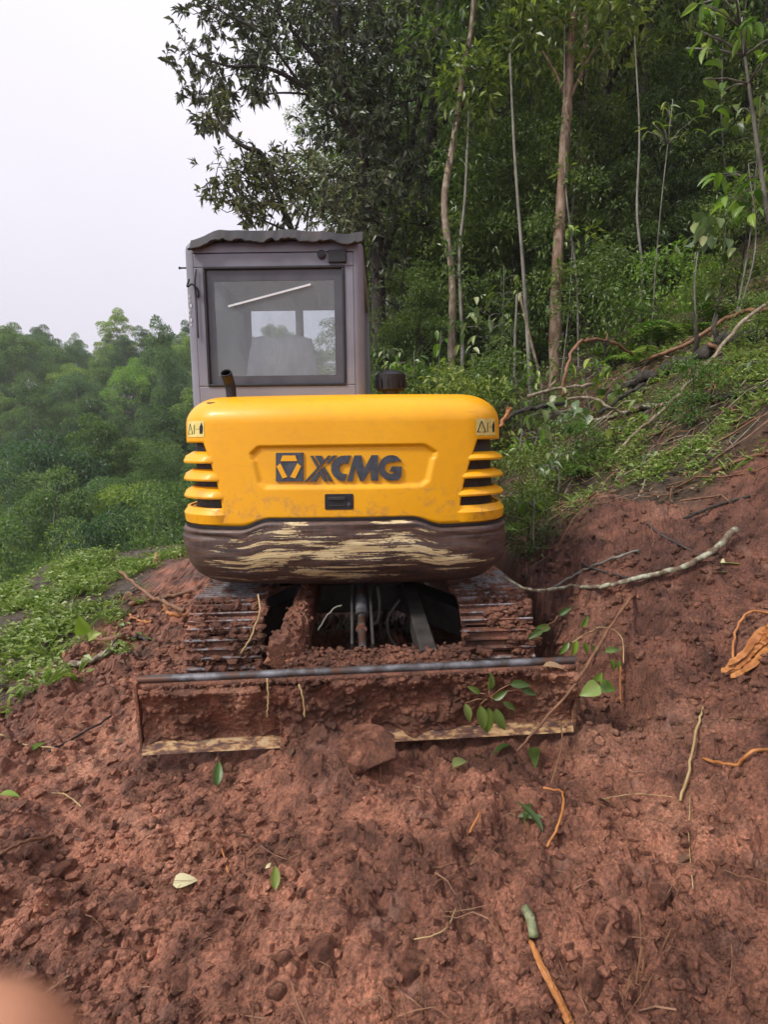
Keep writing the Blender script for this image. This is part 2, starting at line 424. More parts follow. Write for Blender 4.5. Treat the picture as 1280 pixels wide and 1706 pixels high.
t = NT('scraped_counterweight'); v = t.coord('UV', (1.0, 1.0, 1.0))
vs = t.coord('UV', (1.3, 13.0, 1)); vf = t.coord('UV', (4.0, 95.0, 1)); vv = t.coord('UV', (40, 2.0, 1)); vm = t.coord('UV', (2.6, 6.0, 1))
sA = t.noise(vs, 1.0, 6, 0.66, 0.35); sF = t.noise(vf, 1.0, 5, 0.7, 0.2); sV = t.noise(vv, 1.0, 4, 0.6); sM = t.noise(vm, 1.0, 4, 0.6, 0.5)
base = t.ramp(t.noise(vm, 2.3, 5, 0.6, 0.4), [(0.3, (0.026, 0.018, 0.015)), (0.5, (0.070, 0.038, 0.027)), (0.7, (0.125, 0.068, 0.047))])
base = t.mix(t.math('MULTIPLY', t.ramp(sV, [(0.5, (0, 0, 0)), (0.68, (1, 1, 1))]), 0.5), base, (0.13, 0.072, 0.05))
grey = t.ramp(sF, [(0.52, (0, 0, 0)), (0.60, (1, 1, 1))])
c = t.mix(t.math('MULTIPLY', grey, 0.55), base, (0.12, 0.115, 0.125))
sep = t.n('SeparateXYZ'); t.l(v, sep.inputs[0])
zone = t.ramp(sep.outputs[1], [(0.02, (0.2,) * 3), (0.2, (0.8,) * 3), (0.45, (0.85,) * 3), (0.7, (1,) * 3), (0.95, (0.5,) * 3)])
side = t.ramp(t.math('ABSOLUTE', sep.outputs[0]), [(0.45, (1,) * 3), (0.85, (0.15,) * 3)])
comb = t.math('ADD', t.math('MULTIPLY', sA, 0.72), t.math('MULTIPLY', sM, 0.34))
patch = t.noise(t.coord('UV', (2.3, 7, 1)), 1.0, 5, 0.7, 0.8); iso = t.noise(t.coord('UV', (60, 60, 1)), 1.0, 4, 0.7)
comb = t.math('ADD', comb, t.math('MULTIPLY', t.math('SUBTRACT', sF, 0.5), 0.22))
comb = t.math('ADD', comb, t.math('ADD', t.math('MULTIPLY', t.math('SUBTRACT', patch, 0.5), 0.68), t.math('MULTIPLY', t.math('SUBTRACT', iso, 0.5), 0.16)))
comb = t.math('MULTIPLY', comb, t.math('ADD', 0.72, t.math('MULTIPLY', t.math('MULTIPLY', zone, side), 0.30)))
msk = t.ramp(comb, [(0.528, (0, 0, 0)), (0.545, (1, 1, 1))])
cream = t.ramp(sF, [(0.35, (0.42, 0.27, 0.12)), (0.5, (0.62, 0.49, 0.25)), (0.65, (0.74, 0.66, 0.42))])
c = t.mix(msk, c, cream)
crust = t.ramp(t.noise(t.coord('UV', (7, 16, 1)), 1.0, 6, 0.7, 0.5), [(0.56, (0, 0, 0)), (0.63, (1, 1, 1))])
c = t.mix(crust, c, t.ramp(iso, [(0.3, (0.06, 0.032, 0.022)), (0.7, (0.17, 0.088, 0.058))]))
t.bsdf(c, t.ramp(sF, [(0.4, (0.32,) * 3), (0.6, (0.6,) * 3)]), 0, t.bump(t.math('ADD', sF, t.math('MULTIPLY', msk, -0.6)), 0.35, 0.006), 0.5)
MAT['weight'] = t.m

t = NT('cab_paint'); v = t.coord('Object')
n1 = t.noise(v, 3, 5, 0.6); n2 = t.noise(t.coord('Object', (14, 14, 1.2)), 1.0, 5, 0.65)
c = t.ramp(n1, [(0.3, (0.165, 0.168, 0.205)), (0.7, (0.235, 0.24, 0.285))])
c = t.mix(t.math('MULTIPLY', t.ramp(n2, [(0.5, (0, 0, 0)), (0.75, (1, 1, 1))]), 0.35), c, (0.22, 0.20, 0.20))
c = t.mix(t.ramp(t.noise(v, 38, 4, 0.7), [(0.71, (0, 0, 0)), (0.73, (1, 1, 1))]), c, (0.40, 0.38, 0.40))
t.bsdf(c, 0.42, 0, None, 0.5)
MAT['cab'] = t.m

t = NT('dusty_glass'); v = t.coord('Object')
dust = t.noise(t.coord('Object', (3, 3, 1)), 2.0, 5, 0.65)
gl = t.n('BsdfGlossy'); gl.inputs[0].default_value = (0.9, 0.93, 0.95, 1); gl.inputs[1].default_value = 0.04
tr = t.n('BsdfTransparent'); tr.inputs[0].default_value = (0.96, 0.98, 0.99, 1)
fr = t.n('Fresnel'); fr.inputs[0].default_value = 1.5
m1 = t.n('MixShader'); t.l(fr.outputs[0], m1.inputs[0]); t.l(tr.outputs[0], m1.inputs[1]); t.l(gl.outputs[0], m1.inputs[2])
df = t.n('BsdfDiffuse'); df.inputs[0].default_value = (0.70, 0.77, 0.83, 1)
tl = t.n('BsdfTranslucent'); tl.inputs[0].default_value = (0.75, 0.8, 0.83, 1)
dd = t.n('MixShader'); dd.inputs[0].default_value = 0.5; t.l(df.outputs[0], dd.inputs[1]); t.l(tl.outputs[0], dd.inputs[2])
m2 = t.n('MixShader'); t.l(t.ramp(dust, [(0.3, (0.14,) * 3), (0.75, (0.34,) * 3)]), m2.inputs[0])
t.l(m1.outputs[0], m2.inputs[1]); t.l(dd.outputs[0], m2.inputs[2]); t.l(m2.outputs[0], t.out.inputs[0])
MAT['glass'] = t.m
MAT['clear'] = MAT['glass'].copy(); MAT['clear'].name = 'clear_glass'
for nd in MAT['clear'].node_tree.nodes:
    if nd.type == 'VALTORGB':
        nd.color_ramp.elements[0].color = (0.03,) * 3 + (1,); nd.color_ramp.elements[1].color = (0.12,) * 3 + (1,)
MAT['glass_band'] = mat_noise('printed_glass_band', [(0.3, (0.06, 0.06, 0.072)), (0.7, (0.095, 0.095, 0.11))], 4, 0.18, 0.0)
MAT['film'] = mat_noise('plastic_film', [(0.3, (0.68, 0.78, 0.82)), (0.7, (0.90, 0.94, 0.96))], 9, 0.22, 0.35, 14, 0.01)
MAT['cutting'] = mat_noise('worn_cutting_edge', [(0.38, (0.075, 0.035, 0.025)), (0.47, (0.17, 0.085, 0.05)), (0.54, (0.42, 0.24, 0.10)), (0.62, (0.55, 0.40, 0.22)), (0.74, (0.16, 0.09, 0.06))], 16, 0.5, 0.4, 40, 0.004, stretch=(1, 1, 3))
t = NT('muddy_track_steel'); v = t.coord('Object')
oi = t.n('ObjectInfo')
vm_ = t.n('VectorMath', operation='ADD'); t.l(v, vm_.inputs[0]); t.l(oi.outputs['Location'], vm_.inputs[1])
sc_, fin, mid = soil_colour(t, vm_.outputs[0])
stl = t.ramp(t.noise(vm_.outputs[0], 40, 4), [(0.3, (0.08, 0.075, 0.08)), (0.7, (0.34, 0.32, 0.33))])
mm = t.ramp(t.noise(vm_.outputs[0], 6, 5, 0.65), [(0.44, (1, 1, 1)), (0.52, (0, 0, 0))])
rg_ = t.math('MULTIPLY', t.attr('edge'), t.math('SUBTRACT', 1.0, mm))
c = t.mix(rg_, t.mix(1.0, sc_, (0.75, 0.75, 0.75), 'MULTIPLY'), stl)
t.bsdf(c, 0.6, 0, t.bump(fin, 0.5, 0.008), 0.4)
MAT['shoe'] = t.m

# --- hood and counterweight: one plan outline, offset inwards and outwards
RB, RC, HW = 3.2, 0.30, 0.905
THB = math.asin((HW - RC) / (RB - RC)); S1 = RB * THB; S2 = S1 + RC * (math.pi / 2 - THB)
HX, HY = -0.215, 2.95
def outline(s):
    a = abs(s); sg = 1 if s >= 0 else -1
    if a <= S1:
        th = a / RB; x, y, n_ = RB * math.sin(th), RB - RB * math.cos(th), (math.sin(th), -math.cos(th))
    elif a <= S2:
        th = THB + (a - S1) / RC; cx, cyy = (RB - RC) * math.sin(THB), RB - (RB - RC) * math.cos(THB)
        x, y, n_ = cx + RC * math.sin(th), cyy - RC * math.cos(th), (math.sin(th), -math.cos(th))
    else:
        x, y, n_ = HW, RB - (RB - RC) * math.cos(THB) + (a - S2), (1.0, 0.0)
    return sg * x, y, sg * n_[0], n_[1]
ZT = 1.705
def zbot(s): return 1.055 - 0.047 * float(sstep(0.37, 0.54, abs(s)))
def hood_inset(z):
    ins = 0.02 * max(0, (z - 1.05) / 0.6)
    z0 = ZT - 0.15
    if z > z0: u = min(1, (z - z0) / 0.15); ins += 0.20 * (1 - math.sqrt(max(0, 1 - u * u)))
    return ins
def hp(s, z, off=0.0):
    x, y, nx, ny = outline(s); o = off - hood_inset(z)
    return np.array([HX + x + nx * o, HY + y + ny * o, z])
PAN = np.array([(-0.475, 1.395), (-0.43, 1.435), (0.45, 1.435), (0.515, 1.395), (0.475, 1.235), (0.43, 1.205), (-0.40, 1.205), (-0.44, 1.235)])
def poly_sd(P, x, y):
    n = len(P); d = 1e9; ins = False
    for i in range(n):
        a, b = P[i], P[(i + 1) % n]; e = b - a; w = np.array([x, y]) - a
        q = w - e * np.clip(np.dot(w, e) / np.dot(e, e), 0, 1); d = min(d, float(np.dot(q, q)))
        if (a[1] > y) != (b[1] > y) and x < (b[0] - a[0]) * (y - a[1]) / (b[1] - a[1]) + a[0]: ins = not ins
    d = math.sqrt(d); return d if ins else -d
def hood_off(s, z):
    if abs(s) > 0.6 or z > 1.5 or z < 1.15: return 0.0
    top = 0.010 if z > 1.36 else 0.028
    return -0.016 * float(sstep(0.0, top, poly_sd(PAN, s, z)))
ZO0, ZO1 = 1.105, 1.455
def sedge(z): return 0.640 + 0.105 * float(np.clip((z - ZO0) / (ZO1 - ZO0), 0, 1)) ** 1.5
SOUT = S2 + 0.42; SEND = S2 + 0.9
def build_hood():
    # columns (right half): centre to the louvre edge, louvre, side
    ca = np.linspace(0, 1, 74); cb = np.linspace(1, 2, 26)[1:]; cc = np.linspace(2, 3, 8)[1:]
    half = np.concatenate([ca, cb, cc])
    us = np.concatenate([-half[:0:-1], half])
    zs = np.concatenate([np.linspace(0, 0.055, 4), np.linspace(ZO0 - 1.03, ZO1 - 1.03, 58)[0:], np.linspace(ZO1 - 1.03 + 0.012, ZT - 0.15 - 1.03, 12), (ZT - 1.03) - 0.15 * (1 - np.sin(np.linspace(0.1, math.pi / 2, 12)))])
    def s_of(u, z):
        a = abs(u); e = sedge(z)
        r = a * e if a <= 1 else (e + (a - 1) * (SOUT - e) if a <= 2 else SOUT + (a - 2) * (SEND - SOUT))
        return math.copysign(r, u)
    V = []; n = len(us); m = len(zs)
    for u in us:
        for i, zr in enumerate(zs):
            z = 1.03 + zr
            if i < 4:
                s = s_of(u, z); zb_ = zbot(s); z = zb_ + (ZO0 - zb_) * (i / 4.0)
            s = s_of(u, z); V.append(hp(s, z, hood_off(s, z)))
    F = []
    i0, i1 = 4, 4 + 57
    for j in range(n - 1):
        um = abs(us[j] + us[j + 1]) / 2
        for i in range(m - 1):
            if 1.0 < um < 2.0 and i0 <= i < i1: continue
            F.append((j * m + i, (j + 1) * m + i, (j + 1) * m + i + 1, j * m + i + 1))
    for j in range(n // 2):                       # top, left and right columns joined
        a, b, c_, d = j * m + m - 1, (j + 1) * m + m - 1, (n - 2 - j) * m + m - 1, (n - 1 - j) * m + m - 1
        F.append((a, b, c_, d) if b != c_ else (a, b, d))
    mb = MB(); mb.add(V, F)
    o = mb.build('hood', MAT['yellow'], ex, smooth=True)
    sol = o.modifiers.new('sheet', 'SOLIDIFY'); sol.thickness = 0.022; sol.offset = -1
    return o
hood = build_hood()
# louvre slats, the bottom lip and the grille behind them, on both corners
for sg in (-1, 1):
    mb = MB(); mb.grid(lambda s, z: hp(sg * s, z, -0.05), np.linspace(0.56, SOUT + 0.03, 24), np.linspace(ZO0 - 0.03, ZO1 + 0.03, 6))
    gr = mb.build('grille', MAT['grille'], hood, smooth=True)
    for k, z0 in enumerate((1.345, 1.25, 1.155)):
        h = 0.062 if sg < 0 else 0.044
        mb = MB()
        prof = [(0.016, 0.0), (0.019, 0.010), (0.006, h * 0.62), (-0.034, h), (-0.045, h * 0.9), (-0.045, 0.004)]
        ss = np.linspace(sedge(z0) - 0.035, SOUT + 0.02, 22)
        def sl(i, j):
            o_, dz = prof[j % len(prof)]; s_ = ss[i]
            o_ = o_ - 0.03 * (1 - float(sstep(0, 0.05, s_ - ss[0])))
            return hp(sg * s_, z0 + dz, o_)
        V = [sl(i, j) for i in range(len(ss)) for j in range(len(prof))]; pn = len(prof)
        F = [(i * pn + j, (i + 1) * pn + j, (i + 1) * pn + (j + 1) % pn, i * pn + (j + 1) % pn) for i in range(len(ss) - 1) for j in range(pn)]
        F += [tuple(range(pn)), tuple((len(ss) - 1) * pn + j for j in range(pn))]
        mb.add(V, F); mb.build('louvre_slat', MAT['yellow'], hood, angle=38)
    # bottom ledge under the louvres
    mb = MB(); prof = [(0.012, 0.0), (0.020, 0.05), (0.004, 0.072), (-0.045, 0.082), (-0.045, 0.0)]
    ss = np.linspace(0.60, SOUT + 0.02, 22); pn = len(prof)
    V = [hp(sg * s_, zbot(s_) + 0.012 + dz, o_ - 0.03 * (1 - float(sstep(0, 0.07, s_ - 0.60)))) for s_ in ss for o_, dz in prof]
    F = [(i * pn + j, (i + 1) * pn + j, (i + 1) * pn + (j + 1) % pn, i * pn + (j + 1) % pn) for i in range(len(ss) - 1) for j in range(pn)]
    F += [tuple(range(pn)), tuple((len(ss) - 1) * pn + j for j in range(pn))]
    mb.add(V, F); mb.build('louvre_ledge', MAT['yellow'], hood, angle=38)
# black seal between hood and counterweight
mb = MB(); ss = np.linspace(-SEND, SEND, 120); prof = [(0.012, -0.012), (0.012, 0.003), (-0.05, 0.003), (-0.05, -0.012)]
V = [hp(s_, zbot(s_) + dz, o_) for s_ in ss for o_, dz in prof]
F = [(i * 4 + j, (i + 1) * 4 + j, (i + 1) * 4 + (j + 1) % 4, i * 4 + (j + 1) % 4) for i in range(len(ss) - 1) for j in range(4)]
mb.add(V, F); mb.build('rubber_seal', MAT['black'], hood)
# counterweight
def build_weight():
    ss = np.linspace(-SEND, SEND, 181); ts = np.concatenate([np.linspace(0, 0.06, 5), np.linspace(0.06, 1, 34)[1:]])
    V, UVs = [], []
    for s_ in ss:
        zt = zbot(s_) - 0.014
        for t_ in ts:
            z = zt - (zt - 0.655) * t_
            ins = -0.028 + 0.018 * max(0, 1 - t_ / 0.05) ** 2
            if t_ > 0.34: u = (t_ - 0.34) / 0.66; ins += 0.25 * (1 - math.sqrt(max(0, 1 - u ** 2.1)))
            ins += 0.010 * math.exp(-((t_ - 0.12) / 0.02) ** 2) * float(sstep(0.5, 0.7, abs(s_)))      # casting line
            x, y, nx, ny = outline(s_)
            ins += 0.012 * float(fbm(s_ * 4.0, t_ * 5.0, 4, 91)) * (1 if t_ > 0.08 else 0)
            V.append((HX + x - nx * ins, HY + y - ny * ins, z)); UVs.append((s_, 1 - t_))
    n, m = len(ss), len(ts)
    F = [(j * m + i, j * m + i + 1, (j + 1) * m + i + 1, (j + 1) * m + i) for j in range(n - 1) for i in range(m - 1)]
    for j in range(n // 2):
        for i, fl in ((0, 1), (m - 1, 0)):
            a, b, c_, d = j * m + i, (j + 1) * m + i, (n - 2 - j) * m + i, (n - 1 - j) * m + i
            q = (a, b, c_, d) if b != c_ else (a, b, d)
            F.append(q if fl else q[::-1])
    mb = MB(); mb.add(V, F); me = mb.mesh('counterweight', smooth=True)
    uv = me.uv_layers.new(name='UVMap')
    li = np.empty(len(me.loops), np.int32); me.loops.foreach_get('vertex_index', li)
    uv.data.foreach_set('uv', np.asarray(UVs, np.float32)[li].ravel())
    return obj('counterweight', me, MAT['weight'], ex, label='scraped brown counterweight with cream scratches')
build_weight()

# --- emblem: logo plate and the four letters, traced at 5.565x from (455,745)
def emb(zx, zy, w):
    px, py = 455 + zx / 5.565, 745 + zy / 5.565
    p = at(px, py, HY + 0.02)
    return hp(float(p[0] - HX), float(p[2]) + 0.008, -0.016 + w)
def plate(name, poly, mat, a, b, parent):
    dense = []
    for i in range(len(poly)):
        p, q = np.array(poly[i], float), np.array(poly[(i + 1) % len(poly)], float)
        dense.append(tuple(p))
    mb = MB(); mb.prism(dense, emb, a, b); return mb.build(name, mat, parent)
emblem = plate('emblem_plate', [(46, 60), (305, 60), (305, 325), (46, 325)], MAT['emblem'], -0.004, 0.010, hood)
plate('emblem_bar', [(112, 86), (232, 86), (252, 138), (92, 138)], MAT['yellow'], 0.006, 0.0135, emblem)
plate('emblem_bar', [(90, 158), (156, 285), (112, 298), (54, 186)], MAT['yellow'], 0.006, 0.0135, emblem)
plate('emblem_bar', [(252, 158), (288, 186), (232, 298), (184, 285)], MAT['yellow'], 0.006, 0.0135, emblem)
def arc(cx, cyy, rx, ry, a0, a1, n=16):
    return [(cx + rx * math.cos(R(a)), cyy - ry * math.sin(R(a))) for a in np.linspace(a0, a1, n)]
LET = {'letter_x': [[(372, 90), (398, 90), (455, 190), (438, 208)], [(415, 90), (478, 90), (503, 138), (470, 182)],
                    [(480, 205), (500, 190), (580, 328), (548, 328)], [(452, 232), (474, 208), (530, 328), (500, 328)],
                    [(540, 90), (562, 90), (345, 328), (318, 328)], [(585, 90), (622, 90), (546, 166), (524, 152)], [(425, 258), (448, 240), (462, 262), (428, 328), (368, 328)]],
       'letter_c': [[(752, 92), (690, 92)] + arc(690, 210, 125, 118, 95, 265, 22) + [(690, 328), (718, 262)] + arc(692, 212, 55, 50, 270, 90, 16)[::1] + [(728, 162)]],
       'letter_m': [[(786, 92), (850, 92), (876, 215), (945, 92), (1005, 92), (1005, 328), (938, 328), (938, 215), (872, 328), (835, 328), (790, 200), (768, 328), (716, 328), (738, 245)]],
       'letter_g': [[(1228, 150), (1165, 150)] + arc(1130, 212, 62, 55, 60, 300, 22) + [(1165, 245), (1112, 245), (1135, 200), (1228, 200), (1222, 292), (1190, 328), (1130, 330)] + arc(1130, 212, 118, 118, 270, 60, 24)[0:]]}
LET['letter_c'] = [[(752, 92), (690, 92)] + arc(692, 210, 124, 118, 92, 268, 20) + [(692, 328), (712, 264)] + arc(694, 213, 50, 50, 285, 65, 18) + [(731, 160)]]
for nm, polys in LET.items():
    mb = MB()
    for poly in polys: mb.prism(poly, emb, -0.004, 0.011)
    mb.build(nm, MAT['emblem'], hood)
# latch
def lt(zx, zy, w): return emb(zx, zy, w + 0.016)
mb = MB(); mb.prism([(508, 452), (516, 444), (764, 444), (772, 452), (772, 578), (764, 588), (516, 588), (508, 578)], lt, -0.02, 0.004)
latch = mb.build('latch_housing', MAT['black'], hood, bevel=0.002)
mb = MB(); mb.prism([(540, 470), (700, 470), (700, 500), (540, 500)], lt, 0.002, 0.012); mb.prism([(545, 545), (690, 545), (690, 556), (545, 556)], lt, 0.002, 0.007)
mb.build('latch_handle', MAT['dark'], latch, bevel=0.002)
mb = MB(); mb.prism(arc(730, 538, 17, 17, 0, 340, 14), lt, 0.003, 0.009); mb.build('key_lock', MAT['steel'], latch)
# warning stickers on the hood's upper corners
def sticker(sg, s0, s1, z0, z1):
    mk = lambda w: (lambda u, v_, _=0: hp(sg * (s0 + (s1 - s0) * u), z0 + (z1 - z0) * v_, w))
    mb = MB(); mb.grid(mk(0.0022), np.linspace(0, 1, 9), np.linspace(0, 1, 5))
    st = mb.build('warning_sticker', MAT['sticker'], hood, smooth=True)
    f = mk(0.0034); L = lambda a, b, w: [(a[0] + w * (a[1] - b[1]), a[1] - 2.0 * w * (a[0] - b[0])), (b[0] + w * (a[1] - b[1]), b[1] - 2.0 * w * (a[0] - b[0])), (b[0] - w * (a[1] - b[1]), b[1] + 2.0 * w * (a[0] - b[0])), (a[0] - w * (a[1] - b[1]), a[1] + 2.0 * w * (a[0] - b[0]))]
    mb = MB()
    if sg < 0: g = lambda p: (1 - p[0], p[1])
    else: g = lambda p: p
    for a, b in (((0.06, 0.2), (0.42, 0.2)), ((0.42, 0.2), (0.24, 0.85)), ((0.24, 0.85), (0.06, 0.2)), ((0.24, 0.4), (0.24, 0.6)), ((0.52, 0.2), (0.52, 0.75)), ((0.52, 0.75), (0.62, 0.75)), ((0.62, 0.5), (0.8, 0.5))):
        q = [g(p) for p in L(a, b, 0.032)]; mb.add([f(u, v_) for u, v_ in q], [(0, 1, 2, 3)])
    mb.add([f(*g(p)) for p in ((0.8, 0.2), (0.93, 0.2), (0.96, 0.62), (0.90, 0.9), (0.80, 0.62))], [(0, 1, 2, 3, 4)])
    mb.build('pictogram', MAT['black'], st)
sticker(-1, 0.735, 0.90, 1.485, 1.57); sticker(1, 0.735, 0.90, 1.475, 1.565)

# --- exhaust, pre-cleaner, cap
p0 = at(392, 672, 3.22); pth = spline([p0 - [0, 0, 0.12], p0, at(391, 648, 3.22), at(388, 634, 3.21), at(383, 618, 3.17)], 6)
mb = MB(); mb.tube(pth, np.linspace(0.026, 0.031, len(pth)), 16, cap=False); e1 = mb.build('exhaust_pipe', MAT['black'], ex, smooth=True)
so = e1.modifiers.new('wall', 'SOLIDIFY'); so.thickness = 0.004
p = at(365, 672, 3.16); mb = MB(); mb.tube([p - [0, 0, 0.04], p + [0, 0, 0.012]], [0.05, 0.046], 20); mb.build('exhaust_collar', MAT['dark'], e1, angle=40)
pc = at(657, 660, 3.5)
mb = MB(); mb.tube(pc + np.array([[0, 0, -0.08], [0, 0, 0.0], [0, 0, 0.03]]), [0.045, 0.045, 0.05], 20); nk = mb.build('intake_neck', MAT['dark'], ex, angle=40)
mb = MB(); mb.tube(pc + np.array([[0, 0, 0.026], [0, 0, 0.034], [0, 0, 0.10], [0, 0, 0.118], [0, 0, 0.134], [0, 0, 0.145]]), [0.075, 0.086, 0.090, 0.092, 0.078, 0.05], 28)
pre = mb.build('intake_precleaner', MAT['black'], ex, angle=40)
for k in range(14):
    a = k * 2 * math.pi / 14; q = pc + np.array([0.091 * math.cos(a), 0.091 * math.sin(a), 0.068])
    mb = MB(); mb.box(q, (0.012, 0.008, 0.05), np.array([[math.cos(a), -math.sin(a), 0], [math.sin(a), math.cos(a), 0], [0, 0, 1]])); mb.build('fin', MAT['black'], pre)
p = at(716, 662, 3.4); mb = MB(); mb.tube([p - [0, 0, 0.05], p + [0, 0, 0.012]], 0.03, 16); mb.build('filler_cap', MAT['steel'], ex, angle=40)

# --- cab
YC = 3.42
cl, cr_ = float(at(324, 600, YC)[0]) - 0.012, float(at(611, 600, YC)[0]) + 0.012
zt, zb_ = float(at(450, 404, YC)[2]), 1.30
cab = MB()
def cabx(px, py): p = at(px + 6, py, YC); return float(p[0]), float(p[2])
wl_, wt_ = cabx(341, 443); wr_, wb_ = cabx(577, 641)
rcab = 0.055; D = 1.45
# rear panel with the window opening
mb = MB()
y0, y1 = YC, YC + 0.035
mb.box(((cl + cr_) / 2, (y0 + y1) / 2, (zb_ + wb_) / 2), (cr_ - cl - 2 * rcab, y1 - y0, wb_ - zb_))
mb.box(((cl + cr_) / 2, (y0 + y1) / 2, (zt - 0.05 + wt_) / 2), (cr_ - cl - 2 * rcab, y1 - y0, zt - 0.05 - wt_))
mb.box(((cl + rcab + wl_) / 2, (y0 + y1) / 2, (wt_ + wb_) / 2), (wl_ - cl - rcab, y1 - y0, wt_ - wb_))
mb.box(((cr_ - rcab + wr_) / 2, (y0 + y1) / 2, (wt_ + wb_) / 2), (cr_ - rcab - wr_, y1 - y0, wt_ - wb_))
rear = mb.build('rear_panel', MAT['cab'], ex, bevel=0.006)
# corner pillars
for sx in (-1, 1):
    for yy, nm in ((YC, 'rear_pillar'), (YC + D, 'front_pillar')):
        x0 = cl if sx < 0 else cr_; ysg = 1 if yy == YC else -1
        pts = [(x0 - sx * rcab * (1 - math.sin(a)), yy + ysg * rcab * (1 - math.cos(a))) for a in np.linspace(0, math.pi / 2, 9)]
        pts += [(x0, yy + ysg * 0.13), (x0 - sx * 0.045, yy + ysg * 0.13), (x0 - sx * 0.06, yy + ysg * 0.04), (x0 - sx * rcab, yy + ysg * 0.036)]
        mb = MB(); mb.prism(pts, lambda u, v_, w: np.array([u, v_, w]), zb_, zt - 0.045); mb.build(nm, MAT['cab'], ex, angle=35)
# side panels, sills and rails
for sx in (-1, 1):
    x0 = (cl if sx < 0 else cr_) - sx * 0.02
    mb = MB(); mb.box((x0, YC + D / 2, (zb_ + 1.75) / 2), (0.036, D - 0.262, 1.75 - zb_)); mb.build('side_panel', MAT['cab'], ex, bevel=0.006)
    mb = MB(); mb.box((x0, YC + D / 2, zt - 0.075), (0.036, D - 0.262, 0.06)); mb.build('side_rail', MAT['cab'], ex, bevel=0.006)
    mb = MB(); mb.box((x0, YC + D / 2, (1.75 + zt - 0.105) / 2), (0.006, D - 0.262, zt - 0.105 - 1.75)); mb.build('side_window', MAT['clear'], ex)
mb = MB(); mb.box(((cl + cr_) / 2, YC + D - 0.018, 1.42), (cr_ - cl - 2 * rcab, 0.034, 0.24)); mb.build('front_panel', MAT['cab'], ex, bevel=0.006)
mb = MB(); mb.box(((cl + cr_) / 2, YC + D - 0.018, (1.54 + zt - 0.045) / 2), (cr_ - cl - 2 * rcab, 0.006, zt - 0.045 - 1.54)); mb.build('windscreen', MAT['clear'], ex)
mb = MB(); mb.box(((cl + cr_) / 2, YC + D / 2, zb_ + 0.02), (cr_ - cl - 0.09, D - 0.1, 0.03)); mb.build('cab_floor', MAT['dark'], ex)
# roof: rounded slab
us = np.linspace(0, 1, 25); V = []
def rr(px_, py_, r, inset):
    pts = []
    x0, x1, ya, yb = cl + inset, cr_ - inset, YC + inset, YC + D - inset
    for cx_, cy_, a0 in ((x1 - r, ya + r, -90), (x1 - r, yb - r, 0), (x0 + r, yb - r, 90), (x0 + r, ya + r, 180)):
        for a in np.linspace(a0, a0 + 90, 6): pts.append((cx_ + r * math.cos(R(a)), cy_ + r * math.sin(R(a))))
    return pts
rings = [(0.0, -0.046), (0.0, -0.02), (0.004, 0.0), (0.016, 0.018), (0.036, 0.03), (0.07, 0.034)]
V = [(x, y, zt + dz) for ins, dz in rings for x, y in rr(0, 0, max(0.02, rcab - ins * 0.4), ins)]
n = 24; F = [(k * n + j, k * n + (j + 1) % n, (k + 1) * n + (j + 1) % n, (k + 1) * n + j) for k in range(len(rings) - 1) for j in range(n)]
F += [tuple(range(n))[::-1], tuple((len(rings) - 1) * n + j for j in range(n))]
mb = MB(); mb.box(((cl + cr_) / 2, YC + D / 2, zt - 0.062), (cr_ - cl - 0.12, D - 0.12, 0.012)); mb.build('headliner', MAT['white'], ex)
mb = MB(); mb.add(V, F); mb.build('cab_roof', MAT['cab'], ex, angle=50)
# rear window: rubber gasket, printed band, clear pane
def frame(mb, a, b, ya, yb):
    (xl, xr, zl, zh), (il, ir, iz, ih) = a, b
    mb.box(((xl + xr) / 2, (ya + yb) / 2, (zl + iz) / 2), (xr - xl, yb - ya, iz - zl)); mb.box(((xl + xr) / 2, (ya + yb) / 2, (zh + ih) / 2), (xr - xl, yb - ya, zh - ih))
    mb.box(((xl + il) / 2, (ya + yb) / 2, (iz + ih) / 2), (il - xl, yb - ya, ih - iz)); mb.box(((xr + ir) / 2, (ya + yb) / 2, (iz + ih) / 2), (xr - ir, yb - ya, ih - iz))
gl_, gt_ = cabx(357, 465); gr_, gb_ = cabx(560, 624)
g0 = (wl_ - 0.004, wr_ + 0.004, wb_ - 0.004, wt_ + 0.004); g1 = (wl_ + 0.012, wr_ - 0.012, wb_ + 0.012, wt_ - 0.012); g2 = (gl_, gr_, gb_, gt_)
mb = MB(); frame(mb, g0, g1, YC - 0.008, YC + 0.03); win = mb.build('rear_window', MAT['black'], ex, bevel=0.005)
mb = MB(); frame(mb, g1, g2, YC + 0.010, YC + 0.016); mb.build('printed_band', MAT['glass_band'], win)
mb = MB(); mb.box(((gl_ + gr_) / 2, YC + 0.014, (gb_ + gt_) / 2), (gr_ - gl_, 0.005, gt_ - gb_)); mb.build('glass_pane', MAT['glass'], win)
# work light and plate socket above the window, hinge hook and cable on the left pillar
p = at(545, 424, YC - 0.003); mb = MB(); mb.tube([p + [0, 0.004, 0], p - [0, 0.008, 0], p - [0, 0.012, 0]], [0.025, 0.025, 0.018], 18); mb.build('round_lamp', MAT['black'], ex, angle=40)
p = at(571, 427, YC - 0.008); mb = MB(); mb.box(p, (0.105, 0.02, 0.072)); mb.build('rear_lamp', MAT['black'], ex, bevel=0.006)
mb = MB(); P = [at(323, 462, YC - 0.02), at(320, 474, YC - 0.03), at(327, 470, YC - 0.03), at(333, 474, YC - 0.03), at(338, 482, YC - 0.02), at(338, 492, YC - 0.01)]; mb.tube(spline(P, 5), 0.006, 8); mb.build('hinge_hook', MAT['black'], ex, smooth=True)
mb = MB(); P = [at(335, 445, YC - 0.01), at(333, 470, YC - 0.012), at(335, 500, YC - 0.01), at(337, 560, YC - 0.01)]; mb.tube(spline(P, 5), 0.004, 6); mb.build('loose_seal', MAT['black'], ex, smooth=True)
